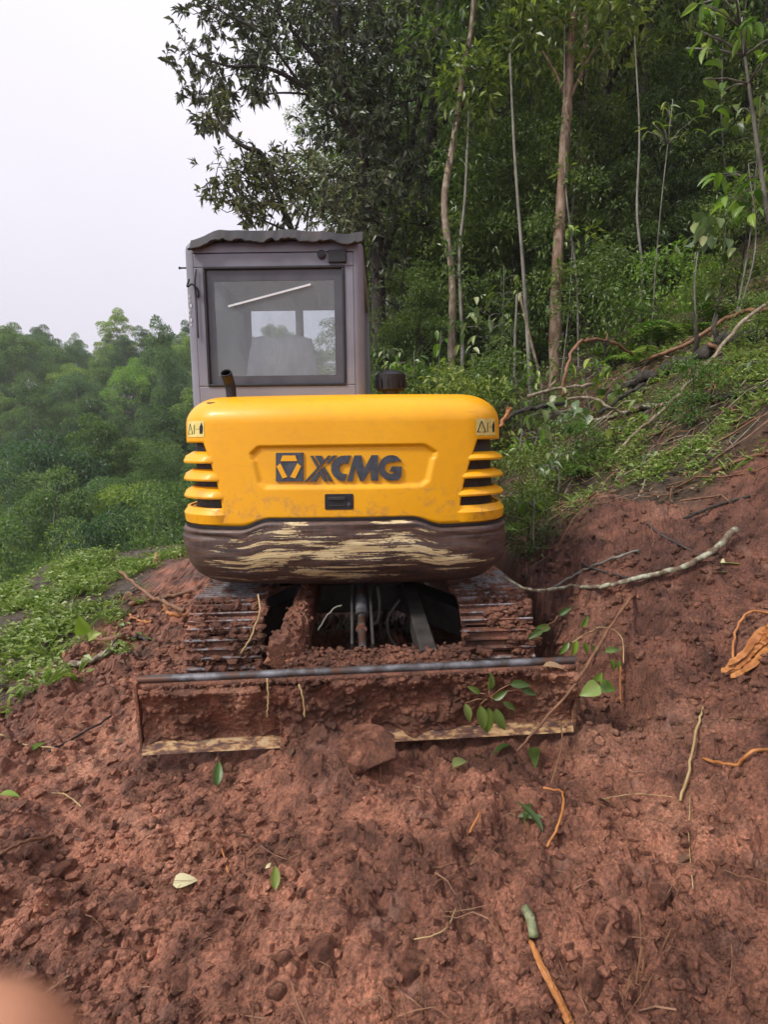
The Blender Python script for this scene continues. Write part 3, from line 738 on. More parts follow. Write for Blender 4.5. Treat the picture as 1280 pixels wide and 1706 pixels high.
p = at(310, 443, YC + 0.04); mb = MB(); mb.tube([p + [0.03, 0, 0], p, p - [0.012, 0, 0]], [0.005, 0.005, 0.009], 8); mb.build('mirror_peg', MAT['black'], ex)
rg = random.Random(4)
for k in range(7):
    p = at(324 + rg.uniform(-2, 2), 490 + k * 8, YC + 0.001); mb = MB(); w_ = rg.uniform(0.004, 0.009); h_ = rg.uniform(0.008, 0.02)
    mb.box(p, (w_, 0.003, h_)); mb.build('torn_sticker', MAT['white'], ex)
# inside: seat under plastic film, console; plus a strip standing in for a glass reflection
sb = at(476, 610, 3.55)
mb = MB()
def seatf(u, v_):
    x = sb[0] + (u - 0.5) * (0.50 - 0.14 * v_ ** 2); z = 1.50 + v_ * 0.585
    bul = 0.05 * math.sin(math.pi * min(1, max(0, u))) + 0.02 * float(fbm(u * 7, v_ * 6, 3, 7))
    return np.array([x, 3.545 - bul + 0.05 * v_, z + 0.02 * float(vnoise(u * 5, 1.0, 3))])
mb.grid(seatf, np.linspace(0, 1, 26), np.linspace(0, 1, 26)); seat = mb.build('seat_back', MAT['film'], ex, smooth=True)
so = seat.modifiers.new('pad', 'SOLIDIFY'); so.thickness = 0.09; so.offset = 1.0
mb = MB(); mb.box((sb[0], 3.87, 1.52), (0.48, 0.46, 0.12)); mb.build('seat_cushion', MAT['dark'], ex, bevel=0.03)
mb = MB(); a, b = at(388, 508, YC + 0.004), at(526, 473, YC + 0.004); mb.bar(a, b, 0.003, 0.011); mb.build('reflection_strip', MAT['white'], win)  # added pale strip on the rear pane, imitates a bright reflected streak
mb = MB(); mb.box((cr_ - 0.14, 4.1, 1.62), (0.16, 0.5, 0.22)); mb.build('console', MAT['dark'], ex, bevel=0.02)
mb = MB(); mb.tube([np.array([cr_ - 0.14, 4.0, 1.7]), np.array([cr_ - 0.15, 3.97, 1.95])], [0.012, 0.02], 8); mb.build('control_lever', MAT['black'], ex, smooth=True)
# deck plate under cab and hood
mb = MB(); mb.box((HX, 4.05, 0.86), (1.72, 1.7, 0.16)); mb.build('deck_frame', MAT['dark'], ex, bevel=0.01)
mb = MB(); mb.box((HX + 0.47, 4.25, 1.2), (0.74, 1.1, 0.55)); mb.build('tank_cover', MAT['yellow'], ex, bevel=0.05)
mb = MB(); mb.tube([[UC[0], UC[1], 0.50], [UC[0], UC[1], 0.80]], 0.42, 40); mb.build('slew_ring', MAT['dark'], ex, angle=40)
# boom, arm and bucket stretched out low in front, hidden behind the hood
bx = HX + 0.08
mb = MB(); P = spline([[bx, 4.9, 0.95], [bx, 5.6, 1.50], [bx, 6.3, 1.62], [bx, 7.3, 1.30]], 5)
for a, b in zip(P[:-1], P[1:]): mb.bar(a, b + (b - a) * 0.05, 0.18, 0.24)
mb.build('boom', MAT['yellow'], ex, bevel=0.01)
mb = MB(); mb.bar([bx, 7.1, 1.42], [bx, 8.1, 0.35], 0.15, 0.18); mb.build('dipper_arm', MAT['yellow'], ex, bevel=0.01)
mb = MB(); mb.tube([[bx, 5.0, 0.75], [bx, 5.7, 1.25]], 0.045, 12); mb.build('boom_cylinder', MAT['dark'], ex, angle=40)
mb = MB(); mb.prism([(7.9, 0.40), (8.35, 0.42), (8.45, 0.1), (8.2, -0.08), (7.85, 0.0)], lambda u, v_, w: np.array([w, u, v_]), bx - 0.28, bx + 0.28); mb.build('bucket', MAT['dark'], ex, bevel=0.02)

# --- undercarriage
ca_, sa_ = math.cos(UYAW), math.sin(UYAW)
def uc(x, y, z):
    return np.array([UC[0] + x * ca_ - y * sa_, UC[1] + x * sa_ + y * ca_, z])
UR = np.array([[ca_, -sa_, 0], [sa_, ca_, 0], [0, 0, 1]])
def shoe_mesh():
    mb = MB(); mb.box((0, 0, 0), (0.40, 0.128, 0.014))
    e = [0] * 8
    for yy in (-0.046, 0.0, 0.046):
        mb.add([(-0.2, yy - 0.009, 0.007), (0.2, yy - 0.009, 0.007), (0.2, yy + 0.009, 0.007), (-0.2, yy + 0.009, 0.007), (-0.2, yy - 0.004, 0.030), (0.2, yy - 0.004, 0.030), (0.2, yy + 0.004, 0.030), (-0.2, yy + 0.004, 0.030)],
               [(0, 1, 5, 4), (1, 2, 6, 5), (2, 3, 7, 6), (3, 0, 4, 7), (4, 5, 6, 7)]); e += [0, 0, 0, 0, 1, 1, 1, 1]
    me = mb.mesh('track_shoe'); a = me.attributes.new('edge', 'FLOAT', 'POINT'); a.data.foreach_set('value', np.array(e, np.float32))
    return me
SHOE = shoe_mesh(); SHOE.materials.append(MAT['shoe'])
TL, TR, TZ = 0.96, 0.265, 0.29          # half length between wheel centres, radius, axle height
per = 4 * TL + 2 * math.pi * TR; NS = 40
for sx in (-1, 1):
    cx_ = sx * 0.745 + 0.018
    mb = MB(); mb.bar(uc(cx_, -TL, TZ), uc(cx_, TL, TZ), 0.2, 0.26)
    trk = mb.build('track', MAT['dark'], ex, bevel=0.02)
    for yy in (-TL, TL):
        mb = MB(); mb.tube([uc(cx_ - 0.09, yy, TZ), uc(cx_ + 0.09, yy, TZ)], 0.235, 28); mb.build('drive_wheel', MAT['dark'], trk, angle=40)
    for k in range(NS):
        d = (k + 0.5) / NS * per
        if d < 2 * TL: y, z, ang = -TL + d, TZ + TR, 0.0
        elif d < 2 * TL + math.pi * TR: a = (d - 2 * TL) / TR; y, z, ang = TL + TR * math.sin(a), TZ + TR * math.cos(a), -a
        elif d < 4 * TL + math.pi * TR: y, z, ang = TL - (d - 2 * TL - math.pi * TR), TZ - TR, -math.pi
        else: a = (d - 4 * TL - math.pi * TR) / TR; y, z, ang = -TL - TR * math.sin(a), TZ - TR * math.cos(a), -math.pi - a
        o = obj('track_shoe', SHOE, None, trk)
        M4 = Matrix.Translation(Vector(uc(cx_, y, z))) @ Matrix.Rotation(UYAW, 4, 'Z') @ Matrix.Rotation(ang, 4, 'X')
        o.matrix_basis = M4
# centre frame and X legs
mb = MB(); mb.box(uc(0, 0, 0.40), (0.8, 0.9, 0.2), UR)
for sx in (-1, 1):
    for sy in (-1, 1): mb.bar(uc(sx * 0.3, sy * 0.35, 0.40), uc(sx * 0.72, sy * 0.72, 0.30), 0.2, 0.18)
mb.build('centre_frame', MAT['dark'], ex, bevel=0.015)

# --- dozer blade
BY = -1.74
def bl(u, v_, w=0.0):
    """u 0..1 along the blade, v 0..1 up its concave face, w out towards the camera"""
    z = 0.105 + 0.315 * v_ + 0.012 * (u - 0.5); y = BY + 0.055 * math.sin(math.pi * v_) - 0.02 * v_ - w
    return uc(-0.985 + 1.96 * u, y, z)
mb = MB(); mb.grid(lambda u, v_: bl(u, v_), np.linspace(0, 1, 40), np.linspace(0, 1, 12))
blade = mb.build('dozer_blade', MAT['mud'], ex, smooth=True, label='mud caked dozer blade with pale worn lower edge')
so = blade.modifiers.new('plate', 'SOLIDIFY'); so.thickness = 0.018; so.offset = -1
mb = MB(); mb.tube([bl(-0.004, 1.0) + [0, 0.02, 0.008], bl(0.5, 1.0) + [0, 0.02, 0.008], bl(1.004, 1.0) + [0, 0.02, 0.008]], 0.020, 16); mb.build('top_tube', MAT['steel'], blade, angle=40)
mb = MB()
CE = lambda u, v_, w: bl(u, v_, 0) + np.array([0, -w, 0])
for u0 in np.linspace(0, 1, 25)[:-1]:
    mb.prism([(u0, -0.03), (u0 + 1 / 24, -0.03), (u0 + 1 / 24, 0.115), (u0, 0.115)], CE, 0.0, 0.03)
mb.build('cutting_edge', MAT['cutting'], blade)
for u in (-0.003, 1.003):
    mb = MB(); mb.prism([(-0.03, -0.014), (1.03, -0.018), (1.05, 0.05), (0.5, 0.03), (-0.03, 0.07)], lambda a, b, w: bl(u, a, 0) + np.array([w, 0, 0]) + UR @ np.array([0, b, 0]), -0.007, 0.007); mb.build('end_plate', MAT['mud'], blade, bevel=0.003)
# arms and lift cylinder
for sx, pa, pb in ((-1, at(514, 985, 3.35), at(492, 1092, 2.68)), (1, at(683, 990, 3.35), at(716, 1092, 2.68))):
    mb = MB(); mb.bar(pa + [0, 0.5, -0.05], pb + [0, 0, -0.03], 0.085, 0.12); arm = mb.build('blade_arm', MAT['mud'] if sx < 0 else MAT['dark'], ex, bevel=0.008)
mb = MB(); mb.bar(uc(-0.34, BY + 0.17, 0.40), uc(0.45, BY + 0.17, 0.40), 0.22, 0.05); mb.build('cross_plate', MAT['mud'], ex, bevel=0.01)
c0, c1 = at(603, 975, 3.3), at(606, 1082, 2.72)
mb = MB(); mb.tube([c0, c0 + (c1 - c0) * 0.55], 0.036, 18); cyl = mb.build('lift_cylinder', MAT['steel'], ex, angle=40)
for dx in (-0.052, 0.052):
    mb = MB(); mb.bar(c0 + [dx, 0, 0], c1 + [dx, 0, 0.0], 0.014, 0.07); mb.build('cylinder_bracket', MAT['dark'], cyl, bevel=0.003)
mb = MB(); mb.tube([c0 + (c1 - c0) * 0.5, c1], 0.022, 14); mb.build('piston_rod', MAT['steel'], cyl, angle=40)
q = c0 + (c1 - c0) * 0.68 + [0, -0.03, 0]; mb = MB(); mb.tube([q, q - [0, 0.03, 0]], 0.03, 6); mb.build('pin_bolt', MAT['mud'], cyl)
for P, r_ in (([at(632, 978, 3.2), at(634, 1010, 3.15), at(630, 1035, 3.1), at(620, 1042, 3.05)], 0.011), ([at(668, 1000, 3.2), at(648, 1030, 3.15), at(650, 1060, 3.05), at(662, 1080, 2.95)], 0.009)):
    mb = MB(); mb.tube(spline(P, 6), r_, 10); mb.build('hydraulic_hose', MAT['dark'], ex, smooth=True)

# --- caked mud on the blade, tracks and frame (clods too small to pick apart)
def icosphere():
    import bmesh
    bm = bmesh.new(); bmesh.ops.create_icosphere(bm, subdivisions=1, radius=1.0)
    V = np.array([v.co[:] for v in bm.verts]); F = np.array([[v.index for v in f.verts] for f in bm.faces]); bm.free(); return V, F
ICO = icosphere()
def clod_cloud(name, P, Rr, mat, seed, parent=None, squash=0.8, **kw):
    rng = np.random.default_rng(seed); P = np.asarray(P, float); Rr = np.asarray(Rr, float); n = len(P)
    V0, F0 = ICO
    jit = rng.uniform(0.62, 1.28, (n, len(V0), 1)); sca = rng.uniform(0.7, 1.3, (n, 1, 3)); sca[:, :, 2] *= squash
    q = rng.uniform(0, 2 * math.pi, n); c, s = np.cos(q), np.sin(q)
    W = V0[None] * jit * sca * Rr[:, None, None]
    X = W[:, :, 0] * c[:, None] - W[:, :, 1] * s[:, None]; Y = W[:, :, 0] * s[:, None] + W[:, :, 1] * c[:, None]
    W = np.stack([X, Y, W[:, :, 2]], -1) + P[:, None, :]
    F = F0[None] + (np.arange(n) * len(V0))[:, None, None]
    return obj(name, mesh_np(name, W.reshape(-1, 3), F.reshape(-1, 3), False), mat, parent, **kw)

rng = np.random.default_rng(12)
NU, NV = 300, 60
UU, VV = np.meshgrid(np.linspace(0.004, 0.996, NU), np.linspace(0.0, 0.97, NV), indexing='ij')
bx_, bv_ = UU * 1.96, VV * 0.33
lowmask = np.where((UU < 0.31), 1.0, np.where(UU > 0.52, 1.0, 0.0))
low = 0.06 + 0.20 * fbm(UU * 16, UU * 0, 3, 3) 
cover = 1 - lowmask * (1 - sstep(low, low + 0.08, VV))
th = (0.034 + 0.055 * np.clip(fbm(bx_ * 4, bv_ * 4, 4, 101) + 0.3, 0, 1) + 0.8 * clods(bx_, bv_, 0.06, 103, 0.7) + 0.8 * clods(bx_, bv_, 0.03, 105, 0.8))
th = th + 0.09 * np.exp(-((UU - 0.40) / 0.09) ** 2) * (1 - VV) 
th = np.where(lowmask > 0, th * (0.25 + 0.75 * sstep(low, low + 0.45, VV)), th) * cover * (1 - sstep(0.9, 0.97, VV) * 0.45 * (fbm(bx_ * 3, bv_ * 0, 2, 5) < 0.12)) + 0.016 - 0.03 * (1 - cover)
Pm = np.array([bl(u, v_, w) for u, v_, w in zip(UU.ravel(), VV.ravel(), th.ravel())])
ii = np.arange(NU * NV).reshape(NU, NV)
obj('caked_mud', mesh_np('caked_mud', Pm, np.stack([ii[:-1, :-1], ii[1:, :-1], ii[1:, 1:], ii[:-1, 1:]], -1).reshape(-1, 4), False), MAT['mud'], blade, kind='stuff')
pts, rad = [], []
for k in range(1100):       # clods along the tube, the cross plate and the arms
    u = rng.uniform(0.02, 0.98); pts.append(bl(u, rng.uniform(0.1, 1.0) ** 0.5, 0.035)); rad.append(rng.uniform(0.004, 0.012) + 0.008 * (rng.uniform() < 0.06))
for k in range(700):
    y = BY + rng.uniform(0.06, 0.28); pts.append(uc(rng.uniform(-0.36, 0.5), y, 0.42 + rng.uniform(-0.01, 0.02))); rad.append(rng.uniform(0.006, 0.018))
for k in range(260):
    f = rng.uniform(0, 1); a, b = at(514, 985, 3.30), at(480, 1095, 2.66); p = a + (b - a) * f
    pts.append(p + rng.normal(0, 0.018 + 0.026 * f, 3)); rad.append(rng.uniform(0.005, 0.016))
a, b = at(516, 978, 3.32), at(474, 1098, 2.66); SS = np.array([a + (b - a) * f for f in np.linspace(0, 1, 26)]); mb = MB(); mb.tube(SS, (0.045 + 0.05 * np.linspace(0, 1, 26) ** 2) * (1 + 0.25 * fbm(np.linspace(0, 9, 26), np.zeros(26), 3, 4)), 26, jit=0.3, seed=3); mb.build('arm_mud', MAT['mud'], ex)
clod_cloud('mud_clods', pts, rad, MAT['mud'], 5, ex, kind='stuff')
pts, rad = [], []
for sx in (-1, 1):
    cx_ = sx * 0.745 + 0.018
    for k in range(2600):
        d = rng.uniform(0, 1); x = rng.uniform(-0.2, 0.2)
        if sx < 0: x = 0.2 - 0.4 * rng.uniform(0, 1) ** 1.7
        if d < 0.3: y, z = -TL + rng.uniform(0, 0.8), TZ + TR + 0.014
        else: a = rng.uniform(0.0, 2.2); rr_ = TR + 0.012 + 0.02 * (rng.uniform() ** 2); y, z = -TL - rr_ * math.sin(a), TZ + rr_ * math.cos(a)
        if vnoise(x * 8 + 3 * sx, (y + z) * 8, 77) < (-0.04 if sx > 0 else -0.14): continue
        pts.append(uc(cx_ + x, y, z)); rad.append(rng.uniform(0.004, 0.012) if rng.uniform() < 0.85 else rng.uniform(0.02, 0.036))
clod_cloud('track_mud', pts, rad, MAT['mud'], 6, ex, kind='stuff', squash=0.7)

# --- dark ragged sheet lying on the cab roof
mb = MB()
def sheet(u, v_):
    x = cl + 0.045 + (cr_ - cl - 0.075) * u; y = YC - 0.035 + 1.2 * v_
    z = zt + 0.062 + 0.018 * float(vnoise(u * 9, v_ * 2, 8)) + 0.02 * math.sin(math.pi * min(1, u * 1.15)) - 0.03 * (1 - float(sstep(0, 0.15, u)))
    if v_ < 0.03: z -= 0.075 + 0.02 * float(fbm(u * 22, 2, 4, 9)) - 0.012 * u; y -= 0.014
    elif v_ < 0.06: z += 0.0
    if u < 0.03: x -= 0.035; z -= 0.012
    return np.array([x, y, z])
mb.grid(sheet, np.linspace(0, 1, 90), [0, 0.02, 0.05, 0.1, 0.2, 0.35, 0.5, 0.75, 1.0])
sh = mb.build('roof_sheet', mat_noise('weathered_sheet', [(0.3, (0.012, 0.012, 0.014)), (0.55, (0.03, 0.027, 0.029)), (0.75, (0.06, 0.04, 0.038))], 4, 0.7, 0.4, 30, 0.004), None, angle=50,
              label='dark ragged sheet lying over the cab roof', cat='roof sheet')
so = sh.modifiers.new('sheet', 'SOLIDIFY'); so.thickness = 0.006
# ------------------------------------------------------------------ vegetation
def unit(a): return a / (np.linalg.norm(a, axis=-1, keepdims=True) + 1e-9)

def leaf_mesh(name, P, A, N, L, W, rng, fold=0.18, droop=0.15):
    """n folded leaves: base P, axis A, normal N, length L, width W; one kite-shaped face pair each"""
    n = len(P); A = unit(A); S = unit(np.cross(A, N)); N = np.cross(S, A)
    L = L[:, None]; W = W[:, None]
    tip = P + A * L - np.array([0, 0, 1]) * L * droop
    mid = P + A * L * 0.42
    l = mid + S * W * 0.5 + N * W * fold; r = mid - S * W * 0.5 + N * W * fold
    V = np.stack([P, l, tip, r], 1).reshape(-1, 3)
    b = np.arange(n) * 4
    F = np.stack([np.stack([b, b + 1, b + 2], 1), np.stack([b, b + 2, b + 3], 1)], 1).reshape(-1, 3)
    return mesh_np(name, V, F, False, {'rnd': ('FACE', np.repeat(rng.uniform(0, 1, n), 2))})

def lobe_leaves(rng, lobes, n, L0, L1, ratio=0.45, shell=0.25, up=0.7, down=0.3):
    C = np.array([l[0] for l in lobes], float); Rr = np.array([np.broadcast_to(l[1], 3) for l in lobes], float)
    w = Rr.prod(1) ** (2 / 3); k = rng.choice(len(lobes), n, p=w / w.sum())
    d = unit(rng.normal(size=(n, 3))); d[:, 2] = np.where(rng.uniform(size=n) < up, np.abs(d[:, 2]), d[:, 2])
    rad = rng.uniform(0, 1, n) ** shell
    P = C[k] + d * Rr[k] * rad[:, None]
    A = unit(d * 0.8 + rng.normal(size=(n, 3)) * 0.6 + np.array([0, 0, -down]))
    N = unit(d * 0.4 + rng.normal(size=(n, 3)) * 0.45 + np.array([0, 0, 0.8]))
    L = rng.uniform(L0, L1, n)
    return P, A, N, L, L * ratio * rng.uniform(0.75, 1.25, n)

LM = {
 'valley': mat_leaf('valley_leaf', [(0.060, 0.115, 0.032), (0.115, 0.195, 0.055), (0.21, 0.295, 0.10)], 0.4, 0.45),
 'valley_blue': mat_leaf('valley_leaf_deep', [(0.034, 0.088, 0.036), (0.068, 0.145, 0.058), (0.13, 0.215, 0.09)], 0.4, 0.45),
 'valley_lime': mat_leaf('valley_leaf_light', [(0.09, 0.16, 0.035), (0.17, 0.26, 0.06), (0.28, 0.37, 0.11)], 0.4, 0.45),
 'bright': mat_leaf('bright_leaf', [(0.14, 0.26, 0.035), (0.20, 0.34, 0.05), (0.28, 0.42, 0.08)], 0.4, 0.5, objvar=False),
 'forest': mat_leaf('forest_leaf', [(0.055, 0.095, 0.028), (0.115, 0.18, 0.052), (0.24, 0.31, 0.10)], 0.38, 0.33),
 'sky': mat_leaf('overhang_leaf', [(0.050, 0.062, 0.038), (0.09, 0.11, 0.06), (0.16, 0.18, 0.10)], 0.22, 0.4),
 'shrub': mat_leaf('shrub_leaf', [(0.075, 0.125, 0.028), (0.14, 0.205, 0.05), (0.25, 0.31, 0.10)], 0.35, 0.38),
 'lime': mat_leaf('lime_leaf', [(0.10, 0.19, 0.035), (0.17, 0.29, 0.05), (0.27, 0.37, 0.10)], 0.4, 0.36),
 'pale': mat_leaf('pale_leaf', [(0.12, 0.18, 0.08), (0.20, 0.27, 0.13), (0.33, 0.38, 0.24)], 0.35, 0.33),
 'weed': mat_leaf('weed_leaf', [(0.11, 0.18, 0.035), (0.21, 0.29, 0.07), (0.37, 0.43, 0.16)], 0.35, 0.4, objvar=False),
 'cream': mat_leaf('cream_leaf', [(0.45, 0.40, 0.16), (0.58, 0.52, 0.26), (0.68, 0.64, 0.38)], 0.2, 0.5, objvar=False),
 'litter': mat_leaf('dead_leaf', [(0.06, 0.035, 0.02), (0.16, 0.09, 0.05), (0.33, 0.22, 0.12)], 0.1, 0.6, objvar=False),
}
BK = {
 'dark': mat_noise('dark_bark', [(0.3, (0.012, 0.010, 0.008)), (0.7, (0.062, 0.050, 0.038))], 14, 0.85, 1.0, 30, 0.03, stretch=(1, 1, 0.25)),
 'pale': mat_noise('pale_bark', [(0.28, (0.10, 0.070, 0.045)), (0.5, (0.24, 0.19, 0.13)), (0.7, (0.42, 0.36, 0.28))], 15, 0.85, 1.0, 30, 0.03, stretch=(1, 1, 0.4)),
 'red': mat_noise('reddish_bark', [(0.28, (0.09, 0.048, 0.03)), (0.5, (0.20, 0.125, 0.08)), (0.72, (0.34, 0.27, 0.20))], 12, 0.85, 1.0, 30, 0.03, stretch=(1, 1, 0.3)),
 'grey': mat_noise('grey_bark', [(0.3, (0.07, 0.065, 0.05)), (0.7, (0.26, 0.25, 0.21))], 8, 0.8, 0.6, 25, 0.015, stretch=(1, 1, 0.4)),
 'moss': mat_noise('mossy_bark', [(0.3, (0.05, 0.035, 0.02)), (0.48, (0.15, 0.11, 0.07)), (0.58, (0.30, 0.31, 0.22)), (0.75, (0.45, 0.46, 0.36))], 22, 0.8, 0.6, 40, 0.008),
 'stick': mat_noise('stick_brown', [(0.3, (0.10, 0.045, 0.022)), (0.7, (0.26, 0.13, 0.065))], 14, 0.65, 0.4, 60, 0.004),
 'root': mat_noise('orange_root', [(0.3, (0.28, 0.09, 0.025)), (0.7, (0.54, 0.24, 0.07))], 12, 0.6, 0.4, 50, 0.004, stretch=(1, 1, 1)),
 'straw': mat_noise('straw', [(0.3, (0.26, 0.17, 0.07)), (0.7, (0.48, 0.36, 0.17))], 12, 0.6, 0.3, 60, 0.003),
 'black': mat_noise('charred_wood', [(0.3, (0.012, 0.010, 0.010)), (0.7, (0.06, 0.045, 0.04))], 14, 0.7, 0.5, 40, 0.006),
}

def limb_tree(rng, h, r0, lo, cr, nlimb, nleaf, L0, L1, lobe_r, lean=0.05, ratio=0.45, bark=8, twigs=2, drape=0.0, flat=1.0):
    """trunk with limbs that carry foliage lobes; returns trunk and crown meshes with the base at the origin"""
    a = rng.uniform(0, 6.28); bend = np.array([math.cos(a), math.sin(a), 0]) * lean * h
    ts = np.linspace(0, 1, 8)
    tp = np.array([[0, 0, h * 0.95 * t] + bend * t * t + rng.normal(0, 0.012 * h, 3) * [1, 1, 0] * (t > 0) for t in ts])
    tp = spline(tp, 3); mb = MB(); tp[0] -= [0, 0, 0.5]
    mb.tube(tp, r0 * (1 - 0.85 * np.linspace(0, 1, len(tp)) ** 0.9), bark, jit=0.08, seed=int(rng.integers(1e6)))
    lobes = [(tp[-1], (lobe_r * 0.9,) * 3)]
    for k in range(nlimb):
        f = lo + (0.97 - lo) * (k + rng.uniform(0, 0.8)) / nlimb
        i = int(f * (len(tp) - 1)); base = tp[i]
        th = k * 2.4 + rng.uniform(-0.5, 0.5)
        prof = math.sin(math.pi * min(1, (f - lo) / (1 - lo) * 0.75 + 0.22)) ** 0.7
        ln = cr * prof * rng.uniform(0.7, 1.15)
        dirv = np.array([math.cos(th), math.sin(th), rng.uniform(0.15, 0.7)])
        end = base + dirv * ln
        midp = base + dirv * ln * 0.5 + rng.normal(0, 0.06 * ln, 3)
        rl = r0 * (1 - 0.8 * f) * 0.42
        mb.tube(spline([base, midp, end], 4), np.linspace(rl, rl * 0.25, 9), 5)
        lobes.append((end, np.array([1, 1, 0.75 * flat]) * lobe_r * rng.uniform(0.7, 1.2)))
        for q in range(twigs):
            e2 = midp + rng.normal(0, 0.35 * ln, 3) * [1, 1, 0.6] + [0, 0, 0.1 * ln]
            mb.tube([midp, (midp + e2) / 2 + rng.normal(0, 0.03 * ln, 3), e2], np.linspace(rl * 0.4, rl * 0.12, 3), 4)
            lobes.append((e2, np.array([1, 1, 0.75 * flat]) * lobe_r * rng.uniform(0.45, 0.85)))
        if drape and rng.uniform() < drape:
            lobes.append((end - [0, 0, lobe_r * 1.6], np.array([0.40, 0.40, 1.9]) * lobe_r * rng.uniform(0.7, 1.1)))
    lf = leaf_mesh('crown', *lobe_leaves(rng, lobes, nleaf, L0, L1, ratio), rng)
    return mb.mesh('trunk', smooth=True), lf

def put(name, proto, mats, loc, rz, s, label, cat, group=None):
    e = empty(name, loc, label, cat, group, world_children=False)
    e.rotation_euler = (0, 0, rz); e.scale = (s[0], s[0], s[1]) if isinstance(s, tuple) else (s, s, s)
    for nm, me, m in zip(('trunk', 'crown'), proto, mats):
        o = bpy.data.objects.new(nm, me); COL.objects.link(o); o.parent = e
        if len(me.materials) == 0: me.materials.append(m)
        o.material_slots[0].link = 'OBJECT'; o.material_slots[0].material = m
    return e

rng = np.random.default_rng(77)
VAL = [limb_tree(rng, 9.5, 0.16, 0.28, 3.0, 12, 12500, 0.11, 0.24, 1.0, twigs=2, drape=0.35),
       limb_tree(rng, 11.5, 0.18, 0.35, 2.6, 12, 12500, 0.11, 0.24, 0.95, twigs=2, drape=0.6),
       limb_tree(rng, 8.0, 0.15, 0.2, 3.2, 14, 13500, 0.10, 0.22, 1.0, twigs=2, drape=0.5),
       limb_tree(rng, 12.5, 0.17, 0.4, 2.2, 11, 11500, 0.12, 0.25, 0.85, twigs=2, drape=0.2),
       limb_tree(rng, 7.0, 0.12, 0.05, 2.4, 14, 13000, 0.09, 0.18, 0.9, twigs=2, drape=0.6)]
# --- valley forest, left
def ground_z(x, y): return float(hbase(x, y))
prng = np.random.default_rng(5)
VG = 'trees of the hazy valley forest'
cells = []
for yy in np.arange(17, 100, 3.7):
    lo_, hi_ = -0.80 * yy - 4, -0.24 * yy
    st = 3.1 + 0.018 * yy
    for xx in np.arange(lo_, hi_, st):
        cells.append((xx + prng.uniform(-1.6, 1.6), yy + prng.uniform(-1.8, 1.8)))
for yy in np.arange(30, 100, 7.0):              # the same hillside goes on behind the machine
    for xx in np.arange(-0.24 * yy, 0.06 * yy, 5.2): cells.append((xx + prng.uniform(-1.5, 1.5), yy + prng.uniform(-2, 2)))
for x, y in cells:
    z = ground_z(x, y)
    k = int(prng.integers(0, 5)) if y > 26 else int(prng.choice([2, 4, 0]))
    s = prng.uniform(0.8, 1.25)
    top = z + [9.5, 11.5, 8, 12.5, 7][k] * s
    lim = 1.46 + (733 - np.interp(y, [15, 24, 34, 46, 60, 80], [850, 775, 690, 620, 570, 545]) - prng.uniform(-25, 45)) / 950 * y                     # keeps the canopy under the skyline seen in the photograph
    if top > lim:
        H_ = [9.5, 11.5, 8, 12.5, 7][k] * s; s *= max(0.55, 1 - (top - lim) / H_)
        z = min(z, lim - [9.5, 11.5, 8, 12.5, 7][k] * s)          # roots lower down the slope
    m = LM[('valley', 'valley_blue', 'valley_lime')[int(np.searchsorted([0.5, 0.86], prng.uniform()))]]
    put('valley_tree', VAL[k], (BK['grey'], m), (x, y, z - 0.4), prng.uniform(0, 6.28), (s * prng.uniform(0.8, 1.05), s), 'leafy tree along the faint skyline of the valley forest' if y > 62 else 'leafy green tree on the far side of the valley left of the excavator' if y > 36 else 'leafy green tree in the near part of the valley left of the excavator', 'tree', VG)
def treetop(px, py, Y, k, s, mats, label, name='valley_tree', hgt=None):
    p = at(px, py, Y); g = ground_z(p[0], Y) - 0.3
    return put(name, VAL[k], mats, (p[0], Y, g), 1.3, (s, (p[2] - g) / ([9.5, 11.5, 8, 12.5, 7][k] * 1.03)), label, 'tree')
treetop(215, 598, 64, 0, 0.85, (BK['grey'], LM['bright']), 'bright lime green tree crown standing out in the dark valley forest')
treetop(268, 520, 58, 3, 0.8, (BK['grey'], LM['valley_blue']), 'tall slender tree poking above the skyline just left of the cab')
treetop(75, 772, 25, 1, 0.9, (BK['grey'], LM['valley']), 'vine draped tree in front of the valley forest at the left edge')
treetop(255, 838, 19, 4, 0.95, (BK['grey'], LM['valley']), 'low rounded green tree beside the louvres on the valley side')
treetop(170, 800, 29, 2, 0.9, (BK['grey'], LM['valley_blue']), 'deep green bushy tree between the draped tree and the low rounded one')

# --- forest on the right: unnamed depth first
FOR = [limb_tree(rng, 15, 0.15, 0.22, 2.3, 18, 16000, 0.08, 0.18, 0.75, twigs=3, ratio=0.38),
       limb_tree(rng, 16, 0.17, 0.30, 2.6, 18, 16000, 0.08, 0.18, 0.80, twigs=3, ratio=0.38),
       limb_tree(rng, 13, 0.11, 0.15, 2.0, 18, 15000, 0.08, 0.17, 0.70, twigs=3, ratio=0.4, drape=0.4),
       limb_tree(rng, 17, 0.13, 0.38, 2.2, 16, 15000, 0.09, 0.19, 0.75, twigs=3, ratio=0.36)]
SHR = [limb_tree(rng, 2.2, 0.03, 0.1, 0.9, 16, 3200, 0.05, 0.11, 0.36, twigs=3, ratio=0.42, bark=6),
       limb_tree(rng, 1.5, 0.025, 0.05, 0.8, 14, 2400, 0.04, 0.10, 0.32, twigs=3, ratio=0.45, bark=6),
       limb_tree(rng, 3.2, 0.035, 0.15, 1.0, 18, 4200, 0.06, 0.13, 0.42, twigs=3, ratio=0.36, bark=6)]
FG = 'trees deep in the forest behind the excavator'
cnt = 0
